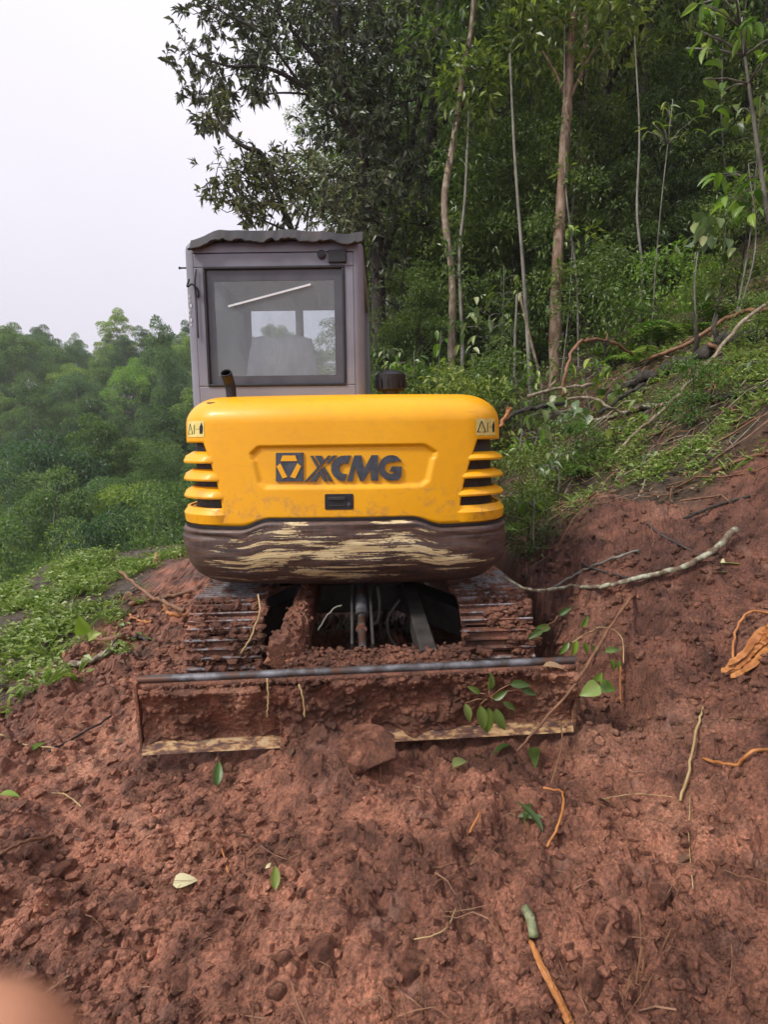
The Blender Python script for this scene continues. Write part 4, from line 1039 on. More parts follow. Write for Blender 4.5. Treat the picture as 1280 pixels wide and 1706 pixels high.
for yy in np.arange(11.5, 40, 2.9):
    for xx in np.arange(-0.126 * yy + 2.7, 0.72 * yy + 8, 2.6 + 0.02 * yy):
        x, y = xx + prng.uniform(-0.9, 0.9), yy + prng.uniform(-1.1, 1.1)
        if x < -0.126 * y + 2.5: x = -0.126 * y + 2.5
        k = int(prng.integers(0, 4)); s = prng.uniform(0.85, 1.2)
        put('forest_tree', FOR[k], (BK[['dark', 'dark', 'grey', 'dark'][int(prng.integers(0, 4))]], LM['forest']), (x, y, ground_z(x, y) - 0.1), prng.uniform(0, 6.28), s,
            'slender dark leaved tree deep in the forest ' + ('above and right of the cab' if x / y < 0.12 else 'between the pale kinked and tall reddish trunks' if x / y < 0.31 else 'right of the tall reddish trunk'), 'tree', FG); cnt += 1
LOW = [limb_tree(rng, 7.5, 0.06, 0.03, 1.9, 22, 15000, 0.07, 0.16, 0.62, twigs=3, ratio=0.38, drape=0.3),
       limb_tree(rng, 6.0, 0.05, 0.02, 1.7, 22, 14000, 0.07, 0.15, 0.58, twigs=3, ratio=0.4, drape=0.5)]
YG = 'young trees filling the forest'
for yy in np.arange(12.6, 30, 3.1):
    for xx in np.arange(-0.10 * yy + 2.6, 0.72 * yy + 4, 2.9):
        x, y = xx + prng.uniform(-1.0, 1.0), yy + prng.uniform(-1.2, 1.2)
        x = max(x, -0.11 * y + 2.4); k = int(prng.integers(0, 2)); s = prng.uniform(0.7, 1.15)
        put('young_tree', LOW[k], (BK['dark'], LM['forest']), (x, y, ground_z(x, y) - 0.3), prng.uniform(0, 6.28), s, 'young tree leafy to the ground filling the dark forest ' + ('right of the cab' if x / y < 0.12 else 'behind the pale kinked trunk' if x / y < 0.31 else 'right of the tall reddish trunk'), 'tree', YG)
for px in np.arange(650, 1290, 46):
    y = prng.uniform(10.8, 13.0); x = at(px + prng.uniform(-15, 15), 500, y)[0]; s = prng.uniform(0.45, 0.75)
    put('young_tree', LOW[int(prng.integers(0, 2))], (BK['dark'], LM['forest']), (x, y, ground_z(x, y) - 0.3), prng.uniform(0, 6.28), s, 'young leafy tree at the front of the forest just behind the ' + ('pale kinked' if px < 850 else 'tall reddish' if px < 1000 else 'dark thick') + ' trunk', 'tree', YG)
UG = 'undergrowth bushes along the forest edge'
for k in range(120):
    y = prng.uniform(8.5, 20); x = prng.uniform(-0.05 * y - 0.2, 0.75 * y + 1.5)
    if x < 0.2: continue
    j = int(prng.integers(0, 3)); s = prng.uniform(0.7, 1.3)
    lim = 1.46 + (0.15 if x / y < 0.28 else 0.24) * y - ground_z(x, y)
    if lim < 0.5: continue
    s = min(s, lim / (2.5, 1.8, 3.5)[j])
    put('undergrowth_bush', SHR[j], (BK['dark'], LM['forest' if prng.uniform() < 0.55 else 'shrub']), (x, y, ground_z(x, y) - 0.05), prng.uniform(0, 6.28), s,
        'dark leafy bush in the undergrowth below the forest trees', 'bush', UG)

# --- trees one can tell apart
def px_path(pts): return np.array([at(*p) for p in pts])
def named_tree(name, pts, r0, r1, bark, label, lobes=(), nleaf=0, L=(0.1, 0.2), lm='forest', branches=(), up=None, ratio=0.4, cat='tree'):
    P = px_path(pts)
    base = P[0].copy(); base[2] = ground_z(base[0], base[1]) - 0.1
    if base[2] < P[0][2]: P = np.vstack([base, P])
    if up is not None: P = np.vstack([P, P[-1] + np.array(up)])
    e = empty(name, P[0], label, cat)
    S = spline(P, 6); mb = MB(); mb.tube(S, np.linspace(r0, r1, len(S)), 10, jit=0.15, seed=len(S))
    for bp, ra, rb in branches:
        B = spline(px_path(bp), 5); mb.tube(B, np.linspace(ra, rb, len(B)), 6, jit=0.06)
    mb.build('trunk', bark, e, smooth=True)
    if nleaf:
        lb = [(at(a, b, Y), np.array([r, r, r * q])) for a, b, Y, r, q in lobes]
        rg_ = np.random.default_rng(int(abs(P[0][0]) * 1000) + nleaf)
        obj('crown', leaf_mesh('crown', *lobe_leaves(rg_, lb, nleaf, L[0], L[1], ratio), rg_), LM[lm], e)
    return e, S
named_tree('tall_tree', [(925, 625, 9.6), (928, 470, 9.6), (936, 330, 9.7), (945, 180, 9.8), (958, 0, 9.9)], 0.105, 0.06, BK['red'], 'tall straight tree with pale reddish trunk right of the centre', branches=(
    (((946, 170, 9.8), (930, 130, 9.7), (905, 85, 9.6)), 0.03, 0.012), (((945, 175, 9.8), (975, 110, 9.9), (1000, 70, 10.0)), 0.03, 0.01)),
    lobes=((880, 60, 9.9, 0.6, 1), (1010, 50, 9.9, 0.7, 1), (950, -60, 9.9, 1.2, 1), (985, 395, 9.5, 0.16, 1.2), (930, 470, 9.55, 0.13, 2.5), (940, 300, 9.65, 0.12, 3), (948, 120, 9.7, 0.2, 2)), nleaf=2200, up=(0.3, 0.2, 4))
named_tree('tall_tree', [(752, 610, 10.2), (754, 470, 10.2), (741, 340, 10.2), (757, 230, 10.3), (776, 100, 10.3), (790, 0, 10.4)], 0.07, 0.04, BK['pale'], 'tree with pale kinked trunk above the intake cap', lobes=((790, -60, 10.4, 1.2, 1), (720, 90, 10.4, 0.6, 1), (752, 420, 10.15, 0.12, 3), (760, 200, 10.2, 0.2, 2)), nleaf=1500, up=(0.2, 0, 4))
named_tree('thin_tree', [(771, 605, 10.0), (768, 500, 10.0), (766, 420, 10.1), (775, 330, 10.1), (782, 180, 10.2)], 0.035, 0.02, BK['grey'], 'thin grey sapling trunk close beside the kinked pale trunk', lobes=((785, 150, 10.2, 0.6, 1),), nleaf=500)
named_tree('dark_tree', [(1068, 520, 11.5), (1072, 400, 11.6), (1082, 280, 11.7), (1074, 140, 11.8), (1085, 0, 12)], 0.13, 0.09, BK['dark'], 'dark thick trunk deep in the shade on the right', branches=((((1035, 200, 11.6), (1010, 260, 11.4), (1003, 330, 11.3)), 0.02, 0.012),), up=(0.3, 0, 4), lobes=((1080, -80, 12, 1.3, 1),), nleaf=900)
named_tree('thin_tree', [(905, 655, 8.0), (893, 600, 8.0), (878, 540, 8.0), (866, 488, 8.0)], 0.026, 0.014, BK['pale'], 'thin pale leaning bare stem left of the tall reddish trunk')
named_tree('thin_tree', [(857, 650, 8.6), (859, 560, 8.6), (862, 490, 8.6)], 0.024, 0.016, BK['grey'], 'thin upright grey stem beside the leaning bare stem')
named_tree('thin_tree', [(885, 660, 9.0), (882, 600, 9.0), (878, 530, 9.1), (870, 420, 9.2), (858, 260, 9.4), (850, 90, 9.6)], 0.045, 0.015, BK['grey'], 'grey mossy stump like trunk behind the leaning bare stem')
named_tree('dark_tree', [(965, 560, 11.5), (968, 470, 11.5), (966, 370, 11.6), (972, 250, 11.7), (975, 60, 11.9)], 0.10, 0.06, BK['red'], 'dark reddish trunk just behind the tall reddish one', up=(0, 0, 3), lobes=((960, -60, 12, 1.2, 1),), nleaf=700)
named_tree('thin_tree', [(1158, 560, 7.4), (1157, 480, 7.4), (1160, 420, 7.4)], 0.014, 0.01, BK['grey'], 'slim pale stem under the round leaved sapling on the right')
named_tree('thin_tree', [(1068, 500, 9.0), (1070, 440, 9.0), (1062, 350, 9.1), (1066, 220, 9.3), (1058, 60, 9.5)], 0.028, 0.01, BK['grey'], 'slim grey stem in front of the dark thick trunk')

srng = np.random.default_rng(19)
for k in range(9):
    px = srng.uniform(640, 1240); Y = srng.uniform(9.5, 14); x0 = at(px, 600, Y)[0]; lean = srng.normal(0, 22); top = srng.uniform(-150, 250)
    pts = [(px, 590, Y)] + [(px + lean * f + srng.normal(0, 4), 590 + (top - 590) * f, Y + 0.1 * f) for f in (0.25, 0.5, 0.75, 1.0)]
    rr0 = srng.uniform(0.016, 0.032)
    named_tree('slender_sapling', pts, rr0, rr0 * 0.5, BK[('grey', 'dark', 'dark', 'grey')[k % 4]], 'slender bare sapling trunk among the dark forest ' + ('left' if px < 930 else 'right') + ' of the tall reddish trunk', lobes=((pts[-1][0], pts[-1][1], Y, 0.5, 1.0),), nleaf=260, L=(0.07, 0.14))[0]['group'] = 'slender sapling trunks in the forest'
# --- the tree whose limbs reach out over the cab
oe, S = named_tree('overhanging_tree', [(634, 590, 12.0), (630, 470, 12.0), (628, 400, 12.0), (612, 320, 11.9), (600, 240, 11.8), (575, 150, 11.7), (560, 40, 11.6), (560, -80, 11.6)], 0.17, 0.07, BK['dark'], 'forked grey tree reaching out over the cab against the sky', branches=(
    (((632, 440, 12), (655, 380, 12), (672, 320, 12.1), (690, 220, 12.2), (725, 60, 12.3), (740, -60, 12.3)), 0.10, 0.04),
    (((601, 245, 11.8), (560, 190, 11.6), (500, 140, 11.4), (440, 112, 11.2), (380, 110, 11.0), (320, 90, 10.9)), 0.06, 0.012),
    (((575, 160, 11.7), (520, 90, 11.5), (470, 30, 11.4), (430, -40, 11.3)), 0.05, 0.015),
    (((560, 190, 11.6), (520, 160, 11.5), (460, 155, 11.3), (425, 165, 11.2)), 0.028, 0.01),
    (((605, 330, 11.9), (575, 300, 11.6), (545, 292, 11.4), (520, 312, 11.3)), 0.03, 0.012),
    (((500, 140, 11.4), (440, 60, 11.2), (370, 20, 11.1), (330, 0, 11)), 0.028, 0.01),
    (((600, 250, 11.8), (640, 180, 11.7), (660, 90, 11.7), (655, 0, 11.7)), 0.035, 0.015)))
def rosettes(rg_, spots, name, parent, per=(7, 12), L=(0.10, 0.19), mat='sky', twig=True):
    Ps, As, Ns, Ls = [], [], [], []; mb = MB(); rw = False
    for (px, py, Y, spread, n) in spots:
        c = at(px, py, Y)
        for k in range(n):
            tipp = c + rg_.normal(0, spread, 3) * [1, 0.8, 1]
            if twig and k % 2 == 0:
                mb.tube([c + rg_.normal(0, spread * 0.25, 3), (c + tipp) / 2 + rg_.normal(0, 0.05, 3), tipp], [0.010, 0.007, 0.004], 4); rw = True
            m = int(rg_.integers(*per)); ax = unit(tipp - c + np.array([0, 0, 0.3]) * spread + rg_.normal(0, 0.05, 3))
            A = unit(ax * 0.8 + rg_.normal(size=(m, 3)) * 0.6 + np.array([0, 0, -0.45]))
            Ps.append(tipp[None] - ax[None] * rg_.uniform(0, 0.16, (m, 1))); As.append(A); Ns.append(unit(rg_.normal(size=(m, 3)) * 0.5 + ax)); Ls.append(rg_.uniform(L[0], L[1], m))
    P, A, N, L_ = np.concatenate(Ps), np.concatenate(As), np.concatenate(Ns), np.concatenate(Ls)
    obj(name, leaf_mesh(name, P, A, N, L_, L_ * rg_.uniform(0.28, 0.42, len(L_)), rg_), LM[mat], parent)
    if rw: mb.build('twig_spray', BK['dark'], parent, kind='stuff')
rr_ = np.random.default_rng(9)
sp = []
for (x0, y0, x1, y1, n, spread) in ((300, 85, 470, 120, 26, 0.22), (330, 10, 520, 40, 36, 0.30), (300, 130, 380, 165, 8, 0.14), (330, 200, 350, 215, 3, 0.14), (350, 150, 390, 200, 5, 0.14), (420, 120, 530, 140, 10, 0.16), (430, 150, 440, 165, 4, 0.12), (500, 60, 600, 120, 24, 0.30), (545, 140, 640, 220, 30, 0.30),
                                   (555, 200, 640, 330, 30, 0.30), (345, -20, 560, 10, 26, 0.3), (600, 0, 720, 140, 44, 0.34), (560, 300, 620, 380, 20, 0.26), (275, 88, 285, 96, 1, 0.07), (520, 0, 600, 60, 22, 0.3), (640, 150, 720, 380, 40, 0.34), (610, 380, 640, 500, 10, 0.3)):
    for k in range(n): sp.append((rr_.uniform(x0, x1), rr_.uniform(y0, y1), rr_.uniform(10.9, 12.4), spread, 4))
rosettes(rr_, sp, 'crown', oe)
# the smaller tree right behind the cab roof
P = px_path([(500, 560, 9.5), (492, 440, 9.5), (487, 388, 9.5), (470, 345, 9.4), (440, 262, 9.3), (408, 245, 9.2), (378, 222, 9.2), (362, 195, 9.2), (352, 165, 9.2)])
se = empty('small_tree', [P[0][0], P[0][1], ground_z(P[0][0], P[0][1]) - 0.1], 'small tree with bare curved limb rising behind the cab roof', 'tree')
P = np.vstack([np.array([P[0][0], P[0][1], ground_z(P[0][0], P[0][1]) - 0.1]), P])
mb = MB(); S = spline(P, 5); mb.tube(S, np.linspace(0.07, 0.012, len(S)), 8)
for bp, ra, rb in ((((487, 388, 9.5), (450, 372, 9.4), (420, 360, 9.3), (395, 345, 9.3)), 0.022, 0.008), (((470, 345, 9.4), (450, 300, 9.4), (430, 280, 9.3)), 0.02, 0.008), (((490, 388, 9.5), (510, 330, 9.5), (518, 300, 9.6), (545, 296, 9.7)), 0.02, 0.008), (((510, 385, 9.5), (515, 340, 9.5), (512, 300, 9.5)), 0.014, 0.006)):
    B = spline(px_path(bp), 5); mb.tube(B, np.linspace(ra, rb, len(B)), 5)
mb.build('trunk', BK['dark'], se, smooth=True)
sp = []
for (x0, y0, x1, y1, n, spread) in ((345, 280, 470, 350, 44, 0.17), (400, 255, 470, 300, 18, 0.16), (470, 260, 540, 345, 26, 0.18), (355, 150, 380, 215, 7, 0.10), (400, 340, 470, 372, 8, 0.12), (545, 280, 600, 390, 18, 0.22), (330, 185, 365, 215, 4, 0.10)):
    for k in range(n): sp.append((rr_.uniform(x0, x1), rr_.uniform(y0, y1), rr_.uniform(9.0, 9.9), spread, 3))
rosettes(rr_, sp, 'crown', se, L=(0.08, 0.15))

# --- bushes at the forest edge, placed one by one
for (px, py, Y, k, s, m, lab) in (
    (655, 640, 8.0, 1, 0.75, 'shrub', 'sunlit yellow green bush right behind the intake cap'),
    (700, 655, 8.6, 0, 0.8, 'forest', 'dark green bush filling the gap right of the intake cap'),
    (775, 660, 7.2, 1, 0.95, 'shrub', 'bushy green shrub behind the right shoulder of the yellow hood'),
    (830, 670, 7.6, 0, 0.7, 'shrub', 'green shrub at the foot of the leaning bare stem'),
    (640, 560, 10.5, 2, 0.45, 'shrub', 'tall leafy bush between the cab and the forked tree'),
    (720, 590, 9.4, 2, 0.4, 'forest', 'dark tall bush in front of the pale kinked trunk'),
    (1010, 600, 8.2, 0, 0.8, 'shrub', 'leafy bush between the tall reddish trunk and the ferns'),
    (1180, 560, 7.4, 0, 0.4, 'lime', 'lime green bush above the fallen log on the right'),
    (1100, 570, 7.8, 1, 0.8, 'lime', 'low lime green bush left of the slim pale stem'),
    (1255, 640, 5.6, 1, 0.35, 'shrub', 'drooping green shrub below the debris at the right edge'),
    (870, 760, 5.4, 1, 0.45, 'shrub', 'small green shrub right beside the upper right louvres'),
    (880, 880, 4.3, 1, 0.33, 'shrub', 'small weed bush on the cut bank beside the counterweight'),
    (1150, 760, 5.0, 1, 0.40, 'lime', 'light green shrub with yellow leaves on the right slope'),
    (960, 770, 5.6, 1, 0.4, 'lime', 'low bright bush on the slope right of the louvres'),
    (1230, 480, 7.0, 2, 0.5, 'shrub', 'leaning bush under the overhanging branch at the right edge')):
    p = at(px, py, Y); z = ground_z(p[0], Y)
    put('bush', SHR[k], (BK['dark'], LM[m]), (p[0], Y, z - 0.05), px * 0.1, s, lab, 'bush')

# --- plants whose leaves can be told apart: each leaf is a part
def big_leaf(name, w, cup, rv, n=7, heart=False):
    us = np.linspace(0, 1, n); V = []
    for u in us:
        hw = w * (math.sin(math.pi * u ** (0.62 if heart else 0.8)) ** 0.85) * 0.5 + 0.004
        z = -0.35 * u * u
        V += [(-hw, u, z + cup * hw), (-hw * 0.5, u, z + cup * hw * 0.35), (0, u, z - 0.01), (hw * 0.5, u, z + cup * hw * 0.35), (hw, u, z + cup * hw)]
    F = [(i * 5 + j, i * 5 + j + 1, (i + 1) * 5 + j + 1, (i + 1) * 5 + j) for i in range(n - 1) for j in range(4)]
    return mesh_np(name, np.array(V), np.array(F), True, {'rnd': ('FACE', np.full(len(F), rv))})
LEAVES = [big_leaf('leaf', 0.42, 0.5, rv, heart=False) for rv in (0.1, 0.5, 0.9)]; ROUND = [big_leaf('leaf', 0.75, 0.3, rv, heart=True) for rv in (0.1, 0.5, 0.95)]; NARROW = [big_leaf('leaf', 0.2, 0.6, rv) for rv in (0.1, 0.5, 0.9)]
def leaf_obj(me, mat, parent, loc, yaw, pitch, roll, L, name='leaf', **kw):
    o = bpy.data.objects.new(name, me); COL.objects.link(o)
    if len(me.materials) == 0: me.materials.append(mat)
    o.material_slots[0].link = 'OBJECT'; o.material_slots[0].material = mat
    o.parent = parent
    if parent is not None and '_off' in parent: o.matrix_parent_inverse = Matrix.Translation(-Vector(parent['_off']))
    o.location = [float(v) for v in loc]; o.rotation_mode = 'ZXY' if False else 'XYZ'
    o.matrix_basis = Matrix.Translation(Vector([float(v) for v in loc])) @ Matrix.Rotation(yaw, 4, 'Z') @ Matrix.Rotation(pitch, 4, 'X') @ Matrix.Rotation(roll, 4, 'Y') @ Matrix.Scale(L, 4)
    return tag(o, **kw)
def sapling(px, py, Y, w, h, n, L, shapes, mat, label, seed, base=None, stem_r=0.012, hang=0.5, cat='sapling', name='sapling', ground=True):
    rg_ = np.random.default_rng(seed); c = at(px, py, Y)
    b = at(*base) if base is not None else np.array([c[0] + rg_.uniform(-0.15, 0.15), Y + 0.1, 0])
    if ground: b[2] = ground_z(b[0], b[1]) - 0.04
    e = empty(name, b, label, cat)
    top = c + [0, 0, h * 0.4]
    mb = MB(); S = spline([b, b + (top - b) * 0.5 + rg_.normal(0, 0.05, 3), top], 6); mb.tube(S, np.linspace(stem_r, stem_r * 0.35, len(S)), 6)
    for k in range(n):
        p = c + np.array([rg_.uniform(-w, w), rg_.uniform(-w, w) * 0.7, rg_.uniform(-h, h) * 0.5])
        if k % 3 == 0:
            i = int(np.argmin(np.linalg.norm(S - p, axis=1) + 0.3 * (S[:, 2] > p[2]))); q = S[i]
            mb.tube([q, (q + p) / 2 + [0, 0, 0.03], p], [stem_r * 0.4, stem_r * 0.3, stem_r * 0.2], 4); tw = p
        else: p = tw + rg_.normal(0, L * 0.55, 3)
        yaw = rg_.uniform(0, 6.28); l_ = L * rg_.uniform(0.65, 1.2)
        leaf_obj(shapes[int(rg_.integers(0, 3))], mat, e, p, yaw, -hang + rg_.uniform(-0.5, 0.5), rg_.uniform(-0.6, 0.6), l_)
    mb.build('stem', BK['grey'], e, smooth=True)
    return e
sapling(815, 565, 7.8, 0.35, 0.75, 46, 0.16, LEAVES, LM['pale'], 'sapling with hanging pale green leaves left of the leaning bare stem', 1)
sapling(735, 562, 8.2, 0.07, 0.22, 7, 0.20, LEAVES, LM['lime'], 'bright green hanging leaves on a twig before the pale kinked trunk', 2)
sapling(925, 690, 5.9, 0.30, 0.35, 40, 0.13, ROUND, LM['pale'], 'broad leaved pale sapling bent over near the white fallen branch', 3)
sapling(975, 625, 7.0, 0.4, 0.4, 40, 0.13, LEAVES, LM['lime'], 'green broad leaved plant under the arched branch', 4)
sapling(1170, 392, 6.8, 0.18, 0.45, 22, 0.17, ROUND, LM['pale'], 'sapling with large round pale leaves on the right', 5, hang=0.7)
sapling(1245, 310, 6.4, 0.4, 0.55, 52, 0.17, LEAVES, LM['lime'], 'leafy bright green branch hanging in at the right edge', 6)
sapling(1225, 60, 6.2, 0.42, 0.8, 60, 0.16, LEAVES, LM['lime'], 'bright leafy branch in the upper right corner', 7, stem_r=0.03, base=(1300, 560, 6.4))
sapling(1120, 200, 7.6, 0.3, 0.6, 40, 0.15, NARROW, LM['shrub'], 'dim narrow leaved branch left of the corner branch', 8, hang=0.2)
sapling(1145, 745, 4.9, 0.14, 0.14, 10, 0.11, ROUND, LM['lime'], 'small plant with one yellow round leaf on the right slope', 9)
sapling(1250, 630, 5.2, 0.3, 0.35, 30, 0.11, LEAVES, LM['pale'], 'pale leaved plant hanging below the debris at the right edge', 10)
sapling(840, 470, 9.4, 0.25, 0.6, 26, 0.14, LEAVES, LM['shrub'], 'yellow green climbing leaves left of the tall reddish trunk', 11)
sapling(955, 390, 9.2, 0.14, 0.25, 14, 0.14, LEAVES, LM['lime'], 'small tuft of bright leaves on the tall reddish trunk', 12)
sapling(1060, 650, 6.6, 0.35, 0.3, 34, 0.13, ROUND, LM['shrub'], 'round leaved green plant left of the fallen log', 13)
sapling(890, 850, 4.2, 0.10, 0.2, 12, 0.10, LEAVES, LM['lime'], 'bright green weed on the bank beside the counterweight', 14)
for q, (px, py, Y, w, h, n_, L_, shp, mt, lab) in enumerate((
    (870, 735, 5.6, 0.22, 0.3, 26, 0.11, LEAVES, 'lime', 'leafy plant right behind the right warning sticker'),
    (1010, 735, 5.8, 0.25, 0.3, 28, 0.10, ROUND, 'shrub', 'round leaved plant on the weedy slope left of the long pole'),
    (1085, 700, 5.9, 0.25, 0.25, 26, 0.10, LEAVES, 'lime', 'light green plant beside the lichen covered branch on the slope'),
    (925, 760, 5.2, 0.2, 0.25, 24, 0.09, LEAVES, 'pale', 'pale leaved weed clump above the bright ground cover'),
    (1200, 700, 5.4, 0.25, 0.3, 26, 0.10, LEAVES, 'lime', 'light green plant under the long straight pole at the right'),
    (1100, 775, 4.9, 0.2, 0.2, 22, 0.08, LEAVES, 'pale', 'small pale weed clump left of the yellow leaved plant'),
    (855, 640, 7.0, 0.3, 0.5, 34, 0.12, LEAVES, 'lime', 'bright broad leaved shrub behind the broken orange stem end'),
    (1040, 540, 8.2, 0.4, 0.6, 40, 0.13, LEAVES, 'lime', 'bright leafy plant above the arched branch'),
    (1200, 470, 7.0, 0.35, 0.6, 40, 0.14, LEAVES, 'shrub', 'leafy shrub below the round leaved sapling on the right'),
    (1265, 200, 6.6, 0.3, 0.6, 40, 0.15, LEAVES, 'shrub', 'leafy branch at the right edge between the two bright ones'),
    (690, 610, 8.4, 0.3, 0.5, 34, 0.12, LEAVES, 'lime', 'light green broad leaved plant just right of the intake cap'),
    (640, 600, 9.0, 0.25, 0.5, 28, 0.12, LEAVES, 'pale', 'pale leaved plant between the cab and the intake cap'))):
    sapling(px, py, Y, w, h, n_, L_, shp, LM[mt], lab, 40 + q)
# ferns
def fern(px, py, n, L, label, seed, Y=None):
    rg_ = np.random.default_rng(seed)
    b = hit(px, py) if Y is None else at(px, py, Y)
    b[2] = ground_z(b[0], b[1])
    e = empty('fern', b, label, 'fern')
    for k in range(n):
        th = k * 6.28 / n + rg_.uniform(-0.3, 0.3); l_ = L * rg_.uniform(0.75, 1.15)
        d = np.array([math.cos(th), math.sin(th), 0]); s_ = np.array([-d[1], d[0], 0])
        m = 16; us = np.linspace(0, 1, m)
        pts = np.array([b + d * l_ * u + np.array([0, 0, l_ * (0.85 * u - 0.9 * u * u)]) for u in us])
        PP, AA, NN, LL = [], [], [], []
        for i in range(2, m):
            for sg in (-1, 1):
                PP.append(pts[i]); AA.append(s_ * sg + d * 0.45 - [0, 0, 0.15]); NN.append([0, 0, 1.0]); LL.append(l_ * 0.26 * (1 - us[i]) ** 0.6 + 0.02)
        LL = np.array(LL)
        obj('frond', leaf_mesh('frond', np.array(PP), np.array(AA), np.array(NN), LL, LL * 0.3, rg_), LM['lime' if k % 2 else 'weed'], e)
fern(1130, 560, 11, 0.9, 'large green fern at the forest edge above the fallen log', 1, 7.6)
fern(1075, 600, 9, 0.7, 'green fern left of the large one', 2, 7.4)
fern(1215, 570, 9, 0.7, 'green fern right of the slim pale stem', 3, 7.2)
fern(1030, 560, 9, 0.7, 'dim fern in the shade behind the arched branch', 4, 8.6)
fern(980, 740, 8, 0.35, 'small fern on the weedy slope right of the hood', 5, 5.6)
fern(875, 790, 8, 0.35, 'small fern just right of the louvres', 6, 5.0)

# --- weeds and grass: nobody could count them
def weeds(name, box, n, accept, seed, L, per, label, grass=0.25, hgt=(0.02, 0.14)):
    rg_ = np.random.default_rng(seed)
    x = rg_.uniform(box[0], box[1], n * 4); y = rg_.uniform(box[2], box[3], n * 4)
    k = accept(x, y) > rg_.uniform(0, 1, len(x)); x, y = x[k][:n], y[k][:n]; n = len(x)
    z = hfull(x, y); m = per
    g = rg_.uniform(size=n) < grass
    H = rg_.uniform(hgt[0], hgt[1], n) * (0.6 + 1.2 * np.clip(fbm(x * 2, y * 2, 2, 8) + 0.4, 0, 1))
    th = rg_.uniform(0, 6.28, (n, m)); hh = H[:, None] * rg_.uniform(0.2, 1, (n, m)); hh = np.where(g[:, None], 0.0, hh)
    spread = rg_.uniform(0, 0.03, (n, m))
    P = np.stack([x[:, None] + spread * np.cos(th), y[:, None] + spread * np.sin(th), z[:, None] + hh], -1)
    el = np.where(g[:, None], rg_.uniform(0.8, 1.6, (n, m)), rg_.uniform(-0.3, 0.7, (n, m)))
    A = np.stack([np.cos(th), np.sin(th), el], -1)
    N = np.stack([-np.cos(th) * 0.4, -np.sin(th) * 0.4, np.ones_like(th)], -1) + rg_.normal(0, 0.3, (n, m, 3))
    LL = rg_.uniform(L[0], L[1], (n, m)) * np.where(g[:, None], 3.0, 1.0); WW = LL * np.where(g[:, None], 0.06, 0.55)
    return obj(name, leaf_mesh(name, P.reshape(-1, 3), A.reshape(-1, 3), N.reshape(-1, 3), LL.ravel(), WW.ravel(), rg_, droop=0.2), LM['weed'], label=label, cat='weeds', kind='stuff')
def acc_left(x, y):
    a = litter(x, y) * (x < 0)
    return np.clip(a * 0.9, 0, 1) * sstep(-0.15, 0.2, fbm(x * 2.0, y * 2.0, 3, 61)) 
def acc_right(x, y):
    return litter(x, y) * (x > 0.5) * sstep(-0.12, 0.3, fbm(x * 2.2, y * 2.2, 4, 71)) * (1 - 0.75 * sstep(5.8, 7.5, y))
weeds('slope_weeds', (-6.5, -1.5, 2.7, 9.5), 6500, acc_left, 1, (0.025, 0.075), 6, 'bright green weeds and grass on the slope edge at the left')
weeds('bank_weeds', (0.7, 6.5, 3.1, 11), 7000, acc_right, 2, (0.018, 0.055), 7, 'low green weeds covering the bank right of the excavator')
# dead leaves and chips lying about
rg_ = np.random.default_rng(31); n = 12000
x = rg_.uniform(-4, 6, n); y = rg_.uniform(1.2, 11, n); k = rg_.uniform(size=n) < (0.11 + 0.85 * litter(x, y)); x, y = x[k], y[k]; n = len(x)
P = np.stack([x, y, hfull(x, y) + 0.006], -1); th = rg_.uniform(0, 6.28, n); A = np.stack([np.cos(th), np.sin(th), rg_.normal(0, 0.25, n)], -1); N = rg_.normal(0, 0.35, (n, 3)) + [0, 0, 1]
LL = rg_.uniform(0.025, 0.09, n); obj('leaf_litter', leaf_mesh('leaf_litter', P, A, N, LL, LL * rg_.uniform(0.15, 0.6, n), rg_), LM['litter'], label='dead leaves and chips scattered over the soil and forest floor', cat='leaf litter', kind='stuff')

# brushwood: fine dead twigs strewn over the bank, and root fibres in the churned soil
def brush(name, pts, rads, lens, mat, seed, label, cat):
    rg2 = np.random.default_rng(seed); mb = MB()
    for (x, y), r, L in zip(pts, rads, lens):
        th = rg2.uniform(0, 6.28); k = 5; S = []
        p = np.array([x, y, float(hfull(x, y)) + 0.005]); d = np.array([math.cos(th), math.sin(th), 0.0])
        for i in range(k):
            S.append(p.copy()); d = unit(d + rg2.normal(0, 0.25, 3) * [1, 1, 0]); p = p + d * L / (k - 1)
            p[2] = float(hbase(p[0], p[1])) + rg2.uniform(0.005, 0.05 + 0.06 * L)
        mb.tube(S, np.linspace(r, r * 0.4, k), 4, cap=False)
    return mb.build(name, mat, None, label=label, cat=cat, kind='stuff')
rb = np.random.default_rng(77)
xs, ys = rb.uniform(0.9, 6, 2600), rb.uniform(3.4, 8.5, 2600); kk = rb.uniform(size=2600) < litter(xs, ys) * 0.5; xs, ys = xs[kk][:420], ys[kk][:420]
brush('brushwood', zip(xs, ys), rb.uniform(0.003, 0.009, len(xs)), rb.uniform(0.15, 0.8, len(xs)), BK['stick'], 3, 'fine dead brushwood strewn over the bank on the right', 'brushwood')
xs, ys = rb.uniform(0.9, 6, 2600), rb.uniform(3.4, 8.5, 2600); kk = rb.uniform(size=2600) < litter(xs, ys) * 0.5; xs, ys = xs[kk][:200], ys[kk][:200]
brush('bleached_brushwood', zip(xs, ys), rb.uniform(0.003, 0.010, len(xs)), rb.uniform(0.2, 0.9, len(xs)), BK['pale'], 4, 'fine bleached twigs strewn over the bank on the right', 'brushwood')
ys = 1.15 + 3.6 * rb.uniform(size=480) ** 1.4; xs = rb.uniform(-0.75, 0.75, 480) * ys; kk = ~((np.abs(xs + 0.15) < 1.05) & (ys > 2.2)); xs, ys = xs[kk], ys[kk]
brush('root_fibres', zip(xs, ys), rb.uniform(0.0012, 0.0028, len(xs)), rb.uniform(0.05, 0.22, len(xs)), BK['stick'], 5, 'fine torn root fibres lying in the churned soil', 'root fibres')
